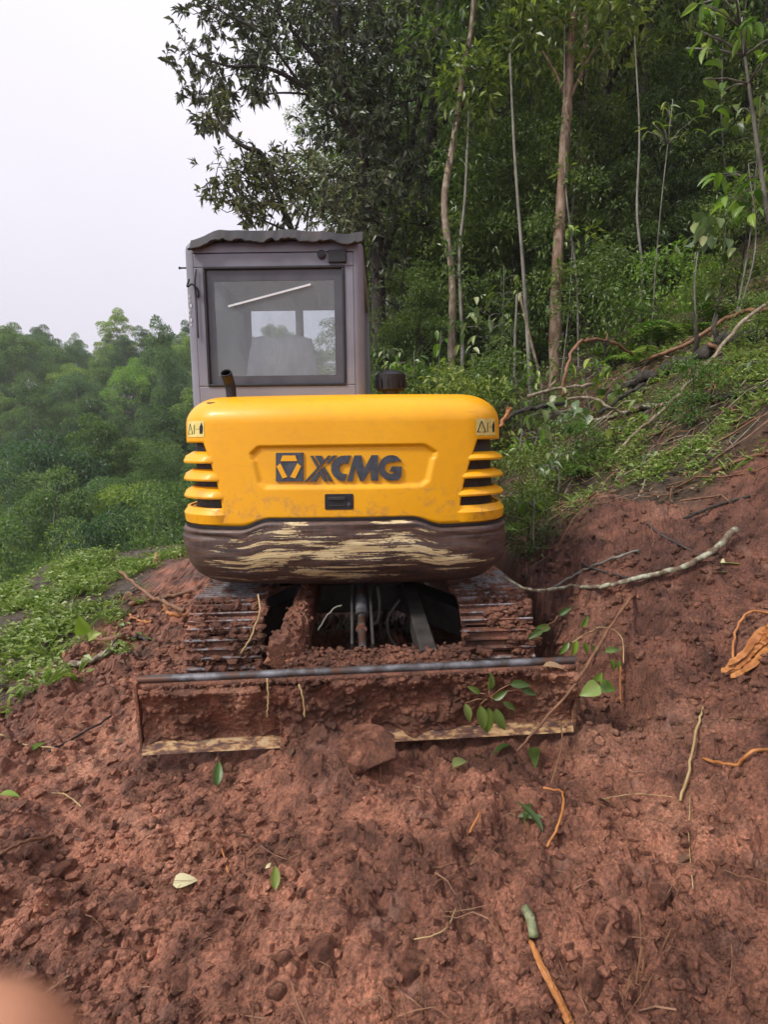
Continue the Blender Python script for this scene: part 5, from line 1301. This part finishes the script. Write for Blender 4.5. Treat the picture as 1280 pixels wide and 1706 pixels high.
# ------------------------------------------------------------------ clods, sticks, fallen leaves
rg_ = np.random.default_rng(41)
n = 30000
y = 1.0 + 4.6 * rg_.uniform(size=n) ** 1.5; x = rg_.uniform(-0.85, 0.85, n) * (0.5 + y)
dens = 0.25 + 0.9 * np.clip(fbm(x * 1.1, y * 1.1, 3, 131) + 0.35, 0, 1)
k = (rg_.uniform(size=n) < dens) & (litter(x, y) < 0.4) & ~((np.abs(x + 0.15) < 1.05) & (y > 2.40) & (y < 5.6)); x, y = x[k], y[k]
r_ = 0.004 + 0.020 * rg_.uniform(size=len(x)) ** 3.2; r_ = r_ * (0.8 + 0.12 * y)
dm = damp(x, y) + rg_.uniform(-0.25, 0.25, len(x)) > 0.45
clod_cloud('damp_soil_crumbs', np.stack([x, y, hfull(x, y) + r_ * 0.35], -1)[dm], r_[dm], mat_soil('damp_soil', 0.58), 10, None, kind='stuff', label='dark damp crumbs of soil strewn over the bank and before the blade', cat='soil')
x, y, r_ = x[~dm], y[~dm], r_[~dm]
clod_cloud('soil_crumbs', np.stack([x, y, hfull(x, y) + r_ * 0.35], -1), r_, MAT['soil'], 9, None, kind='stuff', label='crumbs of red soil strewn over the churned ground', cat='soil')

CLOD = []
for k in range(7):
    import bmesh
    bm = bmesh.new(); bmesh.ops.create_icosphere(bm, subdivisions=3, radius=1.0); rq = np.random.default_rng(200 + k)
    V = np.array([v.co[:] for v in bm.verts]); F = np.array([[v.index for v in f.verts] for f in bm.faces]); bm.free()
    for q in range(9):                         # break flat faces off the ball, then roughen it
        nrm = unit(rq.normal(size=3)); d = rq.uniform(0.55, 0.9); e = V @ nrm - d; V = V - np.outer(np.maximum(e, 0), nrm)
    V = V * (1 + 0.10 * fbm(V[:, 0] * 2.5 + V[:, 2], V[:, 1] * 2.5 + 3 * k, 4, 300 + k)[:, None] + 0.05 * fbm(V[:, 0] * 9 + V[:, 2] * 5, V[:, 1] * 9 + k, 2, 310 + k)[:, None])
    CLOD.append(mesh_np('soil_clod', V, F, False))
def clod(px, py, w, label, k=0, group=None, sq=0.7, yaw=0.0, asp=1.0, mat='soil'):
    p = hit(px, py); s = w * p[1] / FPX * 0.5 * 1.2
    me = CLOD[k % 7]
    if len(me.materials) == 0: me.materials.append(MAT['soil'])
    o = bpy.data.objects.new('soil_clod', me); COL.objects.link(o)
    o.location = (p[0], p[1], p[2] + s * 0.28); o.rotation_euler = (0.2 * k, 0.3 * (k % 3), yaw); o.scale = (s, s * asp, s * sq)
    return tag(o, label, 'soil clod', group)
clod(618, 1262, 95, 'largest pale red clod against the middle of the blade', 0, sq=0.8)
clod(210, 1515, 48, 'grey brown clod lower left above the pale bare patch', 1)
clod(540, 1592, 52, 'blocky clod near the bottom right of the centre', 2)
clod(765, 1482, 26, 'rounded clod below the short orange splinter', 3)
clod(1098, 1500, 42, 'smooth flat clod right of the small dark hole', 4)
clod(1005, 1545, 30, 'clod below the small dark hole on the right', 5)
clod(470, 1605, 28, 'small clod left of the blocky clod at the bottom', 6)
clod(150, 1490, 30, 'narrow upright clod at the lower left', 1, asp=0.5)
clod(105, 1455, 44, 'long flat clod at the left below the green sprig', 3, yaw=0.8, asp=0.5)
clod(690, 1620, 60, 'broad low clod at the bottom left of the orange root', 5)
clod(985, 1640, 46, 'clod beside the orange root at the bottom', 2)
clod(1262, 995, 34, 'pale stone on the slope at the right edge', 4)
clod(300, 1640, 46, 'upright clod at the bottom left', 0, sq=1.0)
clod(460, 1660, 34, 'clod at the bottom edge left of the centre', 6)
rq = np.random.default_rng(8)
for k in range(70):
    px, py = rq.uniform(20, 1260), rq.uniform(1280, 1690)
    if py < 1300 and 300 < px < 900: continue
    clod(px, py, rq.uniform(12, 26) * (0.6 + (py - 1200) / 800), 'reddish soil clod lying on the churned ground in the ' + ('left' if px < 430 else 'middle' if px < 860 else 'right') + ' third of the foreground', int(rq.integers(0, 7)), 'soil clods on the churned ground', yaw=rq.uniform(0, 6), asp=rq.uniform(0.6, 1.1))

def stick(pts, r, bark, label, name='stick', lift=0.016, cat='stick', n=7, r1=None, jit=0.08, mode='g'):
    """pts: pixels on the ground (mode g) or pixels with a distance"""
    P = []
    for q in pts:
        if len(q) == 2: p = hit(*q); p[2] += lift
        elif q[2] < 0: p = hit(q[0], q[1]); p[2] += -q[2]           # negative: height above the ground
        else: p = at(*q)
        P.append(p)
    S = spline(P, 6); mb = MB(); rs = np.random.default_rng(len(S) + int(pts[0][0] + pts[0][1])); S[1:-1] += rs.normal(0, 0.4 * r, (len(S) - 2, 3))
    if r > 0.0075 and len(S) > 10:
        for q in range(2):
            i = int(rs.integers(3, len(S) - 3)); d = unit(S[i + 1] - S[i]) + rs.normal(0, 0.5, 3) + [0, 0, 0.4]; b = S[i] + unit(d) * r * rs.uniform(4, 9); mb.tube([S[i], (S[i] + b) / 2 + rs.normal(0, r * 0.6, 3), b], [r * 0.45, r * 0.35, r * 0.15], 5)
    mb.tube(S, np.linspace(r, r if r1 is None else r1, len(S)) * (1 + rs.normal(0, 0.06, len(S))), n, jit=jit, seed=len(S) + int(pts[0][0]))
    return mb.build(name, BK[bark], None, smooth=True, label=label, cat=cat)
ST = [
 ([(838, 962, 3.2), (890, 984, 3.15), (950, 998, -0.06), (1000, 999, -0.07), (1060, 985, -0.07), (1120, 970, -0.06), (1180, 942, -0.06), (1226, 908, -0.08)], 0.008, 'moss', 'long lichen spotted branch lying across the cut bank beside the right track', dict(name='fallen_branch', cat='branch', r1=0.019)),
 ([(862, 1252, 2.30), (905, 1203, 2.36), (962, 1135, 2.45), (1000, 1072, 2.65), (1040, 1012, 2.95), (1066, 980, 3.3)], 0.005, 'stick', 'thin reddish twig leaning across the right end of the blade', dict(r1=0.010)),
 ([(918, 986), (960, 965), (1000, 946), (1066, 922)], 0.008, 'grey', 'straight grey stick above the lichen spotted branch', {}),
 ([(942, 925), (985, 950), (1050, 975)], 0.006, 'black', 'dark thin stick crossing the straight grey stick', {}),
 ([(1078, 884), (1120, 905), (1172, 936)], 0.008, 'black', 'dark stick on the slope ending at the lichen spotted branch', {}),
 ([(1176, 930, 4.3), (1178, 895, 4.3), (1182, 850, 4.35)], 0.008, 'black', 'thin dark upright twig stuck in the right slope', {}),
 ([(1222, 1118), (1222, 1085, -0.05), (1245, 1048, -0.08), (1290, 1030)], 0.006, 'root', 'looped orange root at the right edge above the torn wood', dict(name='root', cat='root')),
 ([(1172, 1272), (1225, 1282), (1255, 1272, -0.03), (1295, 1262)], 0.006, 'root', 'thin orange root reaching in from the right edge', dict(name='root', cat='root')),
 ([(1134, 1342), (1150, 1285, -0.03), (1160, 1235, -0.04), (1172, 1185)], 0.005, 'straw', 'straw coloured split stem on the lower right bank', {}),
 ([(905, 1320), (938, 1334, -0.03), (935, 1375, -0.03), (912, 1420)], 0.0045, 'root', 'bent split orange twig below the right end of the blade', {}),
 ([(783, 1397), (800, 1360)], 0.004, 'root', 'short orange splinter on the bare soil right of the centre', {}),
 ([(200, 953, 5.6), (240, 985, 5.0), (275, 1004, 4.5), (306, 1017, 3.9)], 0.016, 'stick', 'curved brown root sticking up beside the left track', dict(name='root', cat='root')),
 ([(215, 1010), (260, 1000), (320, 990)], 0.022, 'stick', 'brown root lying level beside the left track', dict(name='root', cat='root')),
 ([(272, 1012), (285, 1026), (312, 1030)], 0.020, 'root', 'short thick orange root end touching the left track', dict(name='root', cat='root')),
 ([(216, 1030), (232, 1038), (252, 1040)], 0.010, 'root', 'small orange root left of the left track', dict(name='root', cat='root')),
 ([(148, 1068), (190, 1070), (215, 1064)], 0.020, 'stick', 'brown stick at the edge of the left weeds', dict(jit=0.15)),
 ([(218, 1068), (232, 1066), (250, 1070)], 0.014, 'black', 'short black stick beside the brown one left of the blade', {}),
 ([(108, 1116), (150, 1110), (182, 1092), (196, 1078)], 0.022, 'moss', 'pale lichen covered branch piece at the left below the weeds', dict(name='fallen_branch', cat='branch', jit=0.15)),
 ([(60, 1045), (110, 1025), (190, 1000), (235, 985)], 0.012, 'black', 'dark straight stick lying in the left weeds', {}),
 ([(82, 1262), (130, 1232), (185, 1198)], 0.006, 'black', 'long dark twig on the soil left of the blade', {}),
 ([(0, 1232), (40, 1246), (90, 1252)], 0.004, 'straw', 'thin straw on the soil at the left edge', {}),
 ([(85, 1330), (110, 1335, -0.02), (135, 1350)], 0.003, 'straw', 'thin curved straw beside the green sprig at the left', {}),
 ([(0, 1430), (40, 1415), (90, 1400)], 0.006, 'stick', 'thin brown twig at the left edge below the green sprig', {}),
 ([(370, 1425), (382, 1465)], 0.003, 'root', 'tiny red twig on the soil left of the centre', {}),
 ([(430, 990, 2.93), (433, 1020, 2.86), (418, 1060, 2.80), (400, 1090, 2.78)], 0.005, 'straw', 'pale root dangling over the inner edge of the left track', dict(name='root', cat='root')),
 ([(445, 1130, 2.32), (447, 1165, 2.31), (445, 1195, 2.31)], 0.004, 'straw', 'short pale root hanging on the left half of the blade', dict(name='root', cat='root')),
 ([(498, 1140, 2.31), (506, 1170, 2.29), (508, 1195, 2.28)], 0.004, 'straw', 'yellow root hanging on the middle of the blade', dict(name='root', cat='root')),
 ([(935, 1200, 2.5), (936, 1245, 2.38), (918, 1310, 2.2)], 0.004, 'stick', 'thin red twig hanging below the right corner of the blade', {}),
 ([(1035, 1110, 2.75), (1034, 1150, 2.72), (1036, 1172, 2.70)], 0.004, 'root', 'small red twig hanging beside the hole', {}),
 ([(530, 1050, 2.95), (550, 1020, 2.95), (570, 1008, 2.95)], 0.005, 'grey', 'small forked twig caught on the muddy blade arm', {}),
 ([(955, 1070, 2.75), (1000, 1045, 2.85), (1035, 1060, 2.85), (1040, 1105, 2.7)], 0.003, 'straw', 'thin vine looping over the hole by the blade', dict(name='vine', cat='vine')),
 # forest-edge debris
 ([(880, 660, 6.6), (930, 648, 6.6), (990, 640, 6.7)], 0.020, 'pale', 'whitish fallen branch behind the bent pale sapling', dict(name='fallen_branch', cat='branch')),
 ([(938, 660, 6.3), (944, 620, 6.3), (958, 580, 6.4), (985, 566, 6.5), (1025, 572, 6.7), (1055, 592, 6.9)], 0.022, 'stick', 'arched brown branch rising in front of the forest edge', dict(name='arched_branch', cat='branch', r1=0.016)),
 ([(945, 666, 6.0), (985, 662, 6.0), (1010, 675, 5.9), (1040, 690, 5.9)], 0.014, 'pale', 'curved whitish branch left of the fallen log', dict(name='fallen_branch', cat='branch')),
 ([(985, 708), (1030, 700), (1065, 690), (1110, 682)], 0.022, 'moss', 'lichen covered branch on the slope below the fallen log', dict(name='fallen_branch', cat='branch', lift=0.05)),
 ([(1050, 655, -0.06), (1110, 630, -0.08), (1160, 607, -0.1), (1220, 580, -0.1), (1300, 566, -0.1)], 0.07, 'dark', 'thick fallen log on the upper right slope', dict(name='fallen_log', cat='log', r1=0.06, n=10, jit=0.12)),
 ([(1080, 618, -0.12), (1150, 592, -0.15), (1210, 560, -0.2), (1290, 548, -0.2)], 0.025, 'stick', 'long brown branch on top of the fallen log', dict(name='fallen_branch', cat='branch')),
 ([(1180, 572, 6.1), (1215, 592, 6.0), (1250, 600, 5.9), (1300, 590, 5.9)], 0.022, 'stick', 'bent brown branch below the fallen log at the right edge', dict(name='fallen_branch', cat='branch')),
 ([(1000, 785), (1060, 735, -0.08), (1120, 695, -0.15), (1180, 650, -0.25), (1235, 605, -0.35), (1290, 565, -0.4)], 0.017, 'pale', 'long straight pole lying up the right slope', dict(name='fallen_pole', cat='branch')),
 ([(1000, 690, 5.9), (1040, 660, 5.9), (1075, 640, 6.0)], 0.02, 'dark', 'dark branch leaning under the curved whitish branch', dict(name='fallen_branch', cat='branch')),
 ([(820, 712, 5.2), (870, 685, 5.6), (940, 672, 6.0)], 0.022, 'dark', 'dark branch behind the right shoulder of the hood', dict(name='fallen_branch', cat='branch')),
 ([(833, 712, 4.7), (842, 695, 4.7), (852, 680, 4.75)], 0.014, 'root', 'broken orange stem end beside the right warning sticker', {}),
 ([(1100, 800), (1160, 780), (1230, 742)], 0.010, 'dark', 'dark stick lying on the upper right soil', {}),
 ([(1060, 690), (1130, 678), (1200, 668), (1290, 650)], 0.03, 'dark', 'dark root running along the cut edge on the right', dict(name='root', cat='root', lift=0.03)),
 ([(1140, 870), (1190, 850), (1250, 832)], 0.009, 'dark', 'dark twig on the right slope near the edge', {}),
 ([(1185, 800), (1240, 770), (1290, 760)], 0.012, 'stick', 'brown stick on the right slope near the edge', {}),
 ([(40, 1690), (90, 1660), (120, 1640)], 0.004, 'stick', 'thin twig at the lower left corner', {}),
 ([(1150, 1330), (1148, 1400), (1155, 1490)], 0.0015, 'straw', 'fine straw lying down the lower right bank', {}),
 ([(690, 1575), (740, 1560), (760, 1530)], 0.0018, 'straw', 'fine curved straw on the lower middle soil', {}),
 ([(1000, 1340), (1060, 1330), (1120, 1335)], 0.0016, 'straw', 'fine straw right of the bent split twig', {}),
]
for pts, r, bark, lab, kw in ST: stick(pts, r, bark, lab, **kw)
# torn wood, split by splinters at its lower end
def torn(pts, w, label, seed, name='torn_wood', bark='root'):
    P = np.array([at(*q) if len(q) > 2 else hit(*q) + [0, 0, w * 0.8] for q in pts]); e = empty(name, P[0], label, 'wood')
    rg2 = np.random.default_rng(seed)
    for k in range(14):
        off = rg2.normal(0, w * 0.3, 3); t0 = rg2.uniform(0, 0.3) if k else 0.0
        S = spline(P, 8); i = int(t0 * len(S)); S = S[i:] + off * np.linspace(0.75, 1, len(S) - i)[:, None]
        mb = MB(); mb.tube(S, np.array([0.06] + [0.32] * (len(S) - 1)) * w * np.linspace(0.7, 1.2, len(S)), 5, jit=0.3, seed=seed + k); mb.build('splinter', BK[bark], e)
    return e
torn([(1200, 1148), (1235, 1120), (1262, 1095), (1295, 1072)], 0.055, 'torn orange piece of wood at the right edge', 3)
torn([(884, 1570), (905, 1620), (930, 1670), (952, 1712)], 0.014, 'bright orange split root at the bottom right of the centre', 5)
torn([(262, 920, 6.9), (259, 940, 6.9), (256, 958, 6.9)], 0.05, 'upright yellow split stump end on the slope edge beside the louvres', 7, bark='straw')

# fallen leaves and green sprigs
def fallen(px, py, Lpx, shape, mat, label, yaw=0.0, k=1, pitch=0.1, name='fallen_leaf', lift=0.012, Y=None):
    p = hit(px, py) if Y is None else at(px, py, Y); L = Lpx * p[1] / FPX * 1.25
    if Y is None: p[2] += lift
    return leaf_obj(shape[k], LM[mat], None, p, yaw, pitch, 0.15, L, name=name, label=label, cat='leaf')
fallen(362, 1318, 34, LEAVES, 'lime', 'green folded leaf standing in the soil below the left half of the blade', 0.1, 0, 1.0)
fallen(458, 1490, 34, LEAVES, 'shrub', 'narrow green leaf on the bare soil left of the centre', 0.1, 1, 0.7)
fallen(288, 1482, 34, ROUND, 'cream', 'pale yellow torn leaf on the lower left soil', -1.2, 2, 0.2)
fallen(442, 1455, 16, LEAVES, 'cream', 'tiny white chip above the narrow green leaf', -1.0, 2, 0.3)
fallen(42, 1515, 30, NARROW, 'cream', 'orange yellow leaf at the lower left edge', -1.4, 2)
fallen(862, 1372, 58, NARROW, 'pale', 'long pale green leaf below the bent split twig', -1.7, 1, 0.1)
fallen(905, 1395, 60, NARROW, 'shrub', 'long dark green leaf beside the bent split twig', 0.4, 0, 0.5)
fallen(885, 1345, 40, NARROW, 'shrub', 'narrow green leaf curled above the long pale one', 2.6, 0, 0.2)
fallen(755, 1285, 40, LEAVES, 'pale', 'whitish green leaf on the soil below the blade', -0.7, 1)
fallen(812, 1270, 26, LEAVES, 'shrub', 'small dark green leaf right of the whitish one below the blade', 0.8, 0)
fallen(890, 1250, 38, LEAVES, 'shrub', 'dark green leaf drooping below the blade corner', 2.9, 0)
fallen(852, 1248, 30, LEAVES, 'shrub', 'dull green leaf at the foot of the leaning twig', 1.9, 0)
fallen(0, 1332, 26, LEAVES, 'bright', 'yellow leaf cut by the left edge of the photo', -1.5, 2)
fallen(50, 1268, 24, LEAVES, 'lime', 'single green leaf on the soil at the left', -0.4, 0, 0.4)
fallen(1200, 945, 40, LEAVES, 'cream', 'pale leaf beside the end of the lichen spotted branch', -1.5, 2)
fallen(1192, 965, 26, LEAVES, 'pale', 'small pale leaf below the lichen spotted branch end', -1.2, 2)
fallen(905, 1110, 36, LEAVES, 'litter', 'brown dead leaf on the right end of the blade', -1.6, 2, Y=2.46)
def sprig(px, py, Y, leaves, mat, label, seed, shape=None):
    c = at(px, py, Y); e = empty('leafy_sprig', c, label, 'sprig'); rg2 = np.random.default_rng(seed); mb = MB()
    for (lx, ly, Lpx, ang, k) in leaves:
        p = at(lx, ly, Y + rg2.uniform(-0.05, 0.05)); L = Lpx * Y / FPX
        mb.tube([c, (c + p) / 2 + [0, -0.01, 0.015], p], [0.003, 0.0025, 0.002], 5)
        # ang: screen direction of the leaf, degrees anticlockwise from right
        d = Vector((math.cos(R(ang)), -0.35, math.sin(R(ang)))).normalized(); nrm = Vector((rg2.uniform(-0.4, 0.4), -0.8, 0.55)); s_ = d.cross(nrm).normalized(); nrm = s_.cross(d)
        o = bpy.data.objects.new('leaf', (shape or LEAVES)[k]); COL.objects.link(o); o.parent = e; o.matrix_parent_inverse = Matrix.Translation(-Vector(e['_off']))
        o.matrix_basis = Matrix.Translation(Vector(p)) @ Matrix((s_, d, nrm)).transposed().to_4x4() @ Matrix.Scale(L * 0.85, 4)
        o.material_slots[0].link = 'OBJECT'; o.material_slots[0].material = LM[mat]
    mb.build('stem', BK['stick'], e, smooth=True)
sprig(815, 1165, 2.30, ((815, 1150, 40, 80, 1), (822, 1165, 34, 40, 0), (800, 1175, 52, -80, 1), (815, 1178, 56, -95, 0), (826, 1180, 50, -70, 1), (775, 1172, 40, -70, 2), (838, 1170, 30, -20, 0), (800, 1155, 30, 140, 0), (850, 1140, 40, 10, 0), (868, 1148, 34, -10, 0)), 'shrub', 'green sprig of leaves stuck on the right half of the blade', 1)
sprig(1000, 1140, 2.42, ((1000, 1142, 44, 195, 2), (998, 1140, 36, -10, 1), (992, 1136, 24, 60, 0)), 'lime', 'bright lime green leaf pair hanging over the hole by the blade', 2, ROUND)
sprig(1000, 1050, 2.8, ((1008, 1085, 30, 20, 2), (1018, 1098, 26, -70, 1), (1030, 1100, 22, -80, 1), (975, 1070, 24, -80, 1), (985, 1075, 24, -50, 2), (960, 1065, 34, -100, 1), (948, 1070, 30, -130, 1), (968, 1045, 28, 60, 1)), 'lime', 'spray of small bright leaves above the right end of the blade', 3)
sprig(925, 1035, 3.0, ((932, 1025, 30, 45, 0), (918, 1045, 40, 180, 0), (905, 1050, 34, 200, 0)), 'shrub', 'dark green leaves beside the right track', 4)
sprig(488, 1075, 2.72, ((480, 1075, 26, 200, 1), (474, 1082, 24, -110, 1)), 'pale', 'pale leaf tip poking out left of the muddy blade arm', 5)
sprig(60, 1345, 2.35, ((70, 1335, 34, 30, 0), (50, 1348, 30, -100, 1), (40, 1352, 26, 200, 0), (78, 1328, 24, 60, 0)), 'shrub', 'small green sprig on the soil at the left', 6)
sprig(150, 1075, 4.0, ((140, 1058, 40, 90, 1), (146, 1062, 30, 30, 2)), 'lime', 'upright heart shaped green leaf at the edge of the left weeds', 7, ROUND)
# small burrow-like hole's pale bark chip, lower right
p = hit(880, 1545); mb = MB(); P = [hit(876, 1525) + [0, 0, 0.015], hit(884, 1548) + [0, 0, 0.02], hit(890, 1572) + [0, 0, 0.012]]; mb.tube(spline(P, 5), 0.013, 8, jit=0.15); mb.build('bark_chip', mat_noise('green_bark', [(0.3, (0.06, 0.075, 0.03)), (0.7, (0.30, 0.32, 0.17))], 40, 0.7, 0.4, 60, 0.003), None, smooth=True, label='pale green piece of bark above the orange split root', cat='bark')

# ------------------------------------------------------------------ the photographer's fingertip, out of focus at the lens
t = NT('skin'); v = t.coord('Object')
p_ = t.bsdf(t.ramp(t.noise(v, 120, 3), [(0.3, (0.50, 0.225, 0.13)), (0.7, (0.58, 0.28, 0.17))]), 0.5)
MAT['skin'] = t.m
MAT['nail'] = mat_noise('nail', [(0.3, (0.55, 0.32, 0.25)), (0.7, (0.62, 0.38, 0.30))], 40, 0.3, 0.0)
fc = at(-60, 1862, 0.035); fd = unit(np.array([-0.55, -0.25, -0.62])); fr_ = 0.0095
fp = [fc + fd * d_ for d_ in (-0.0078, -0.0068, -0.005, -0.002, 0.003, 0.012, 0.022, 0.028, 0.034, 0.045, 0.058)]
mb = MB(); mb.tube(fp, np.array([0.12, 0.42, 0.70, 0.92, 1.0, 1.02, 1.0, 1.06, 1.03, 1.05, 1.1]) * fr_, 24)
fo = mb.build('finger', MAT['skin'], None, smooth=True, label='blurred fingertip at the lower left corner', cat='finger')
so = fo.modifiers.new('round', 'SUBSURF'); so.levels = 1; so.render_levels = 2
sdv = unit(np.cross(fd, [0, 1.0, 0])); bk = np.cross(sdv, fd); bk = bk if bk[1] < 0 else -bk
mb = MB(); mb.grid(lambda u, w: fc + fd * (-0.005 + 0.011 * u) + sdv * fr_ * 0.62 * w + bk * (fr_ * 1.02 * math.sqrt(1 - (0.62 * w) ** 2) * (0.82 + 0.19 * u)), np.linspace(0, 1, 7), np.linspace(-1, 1, 7))
nl = mb.build('fingernail', MAT['nail'], fo, smooth=True)

# ------------------------------------------------------------------ haze over the valley
hz = MB(); hz.box((0, 76, 18), (312, 246, 66)); ho = hz.build('haze', None, None, kind='stuff')
hm = bpy.data.materials.new('haze_air'); hm.use_nodes = True; hm.node_tree.nodes.clear()
hv = hm.node_tree.nodes.new('ShaderNodeVolumePrincipled'); hv.inputs['Color'].default_value = (0.92, 0.92, 0.97, 1); hv.inputs['Density'].default_value = 0.0009
hv.inputs['Anisotropy'].default_value = 0.0
hmo = hm.node_tree.nodes.new('ShaderNodeOutputMaterial'); hm.node_tree.links.new(hv.outputs[0], hmo.inputs['Volume'])
ho.data.materials.append(hm)
for o in list(bpy.data.objects):
    if '_off' in o: del o['_off']
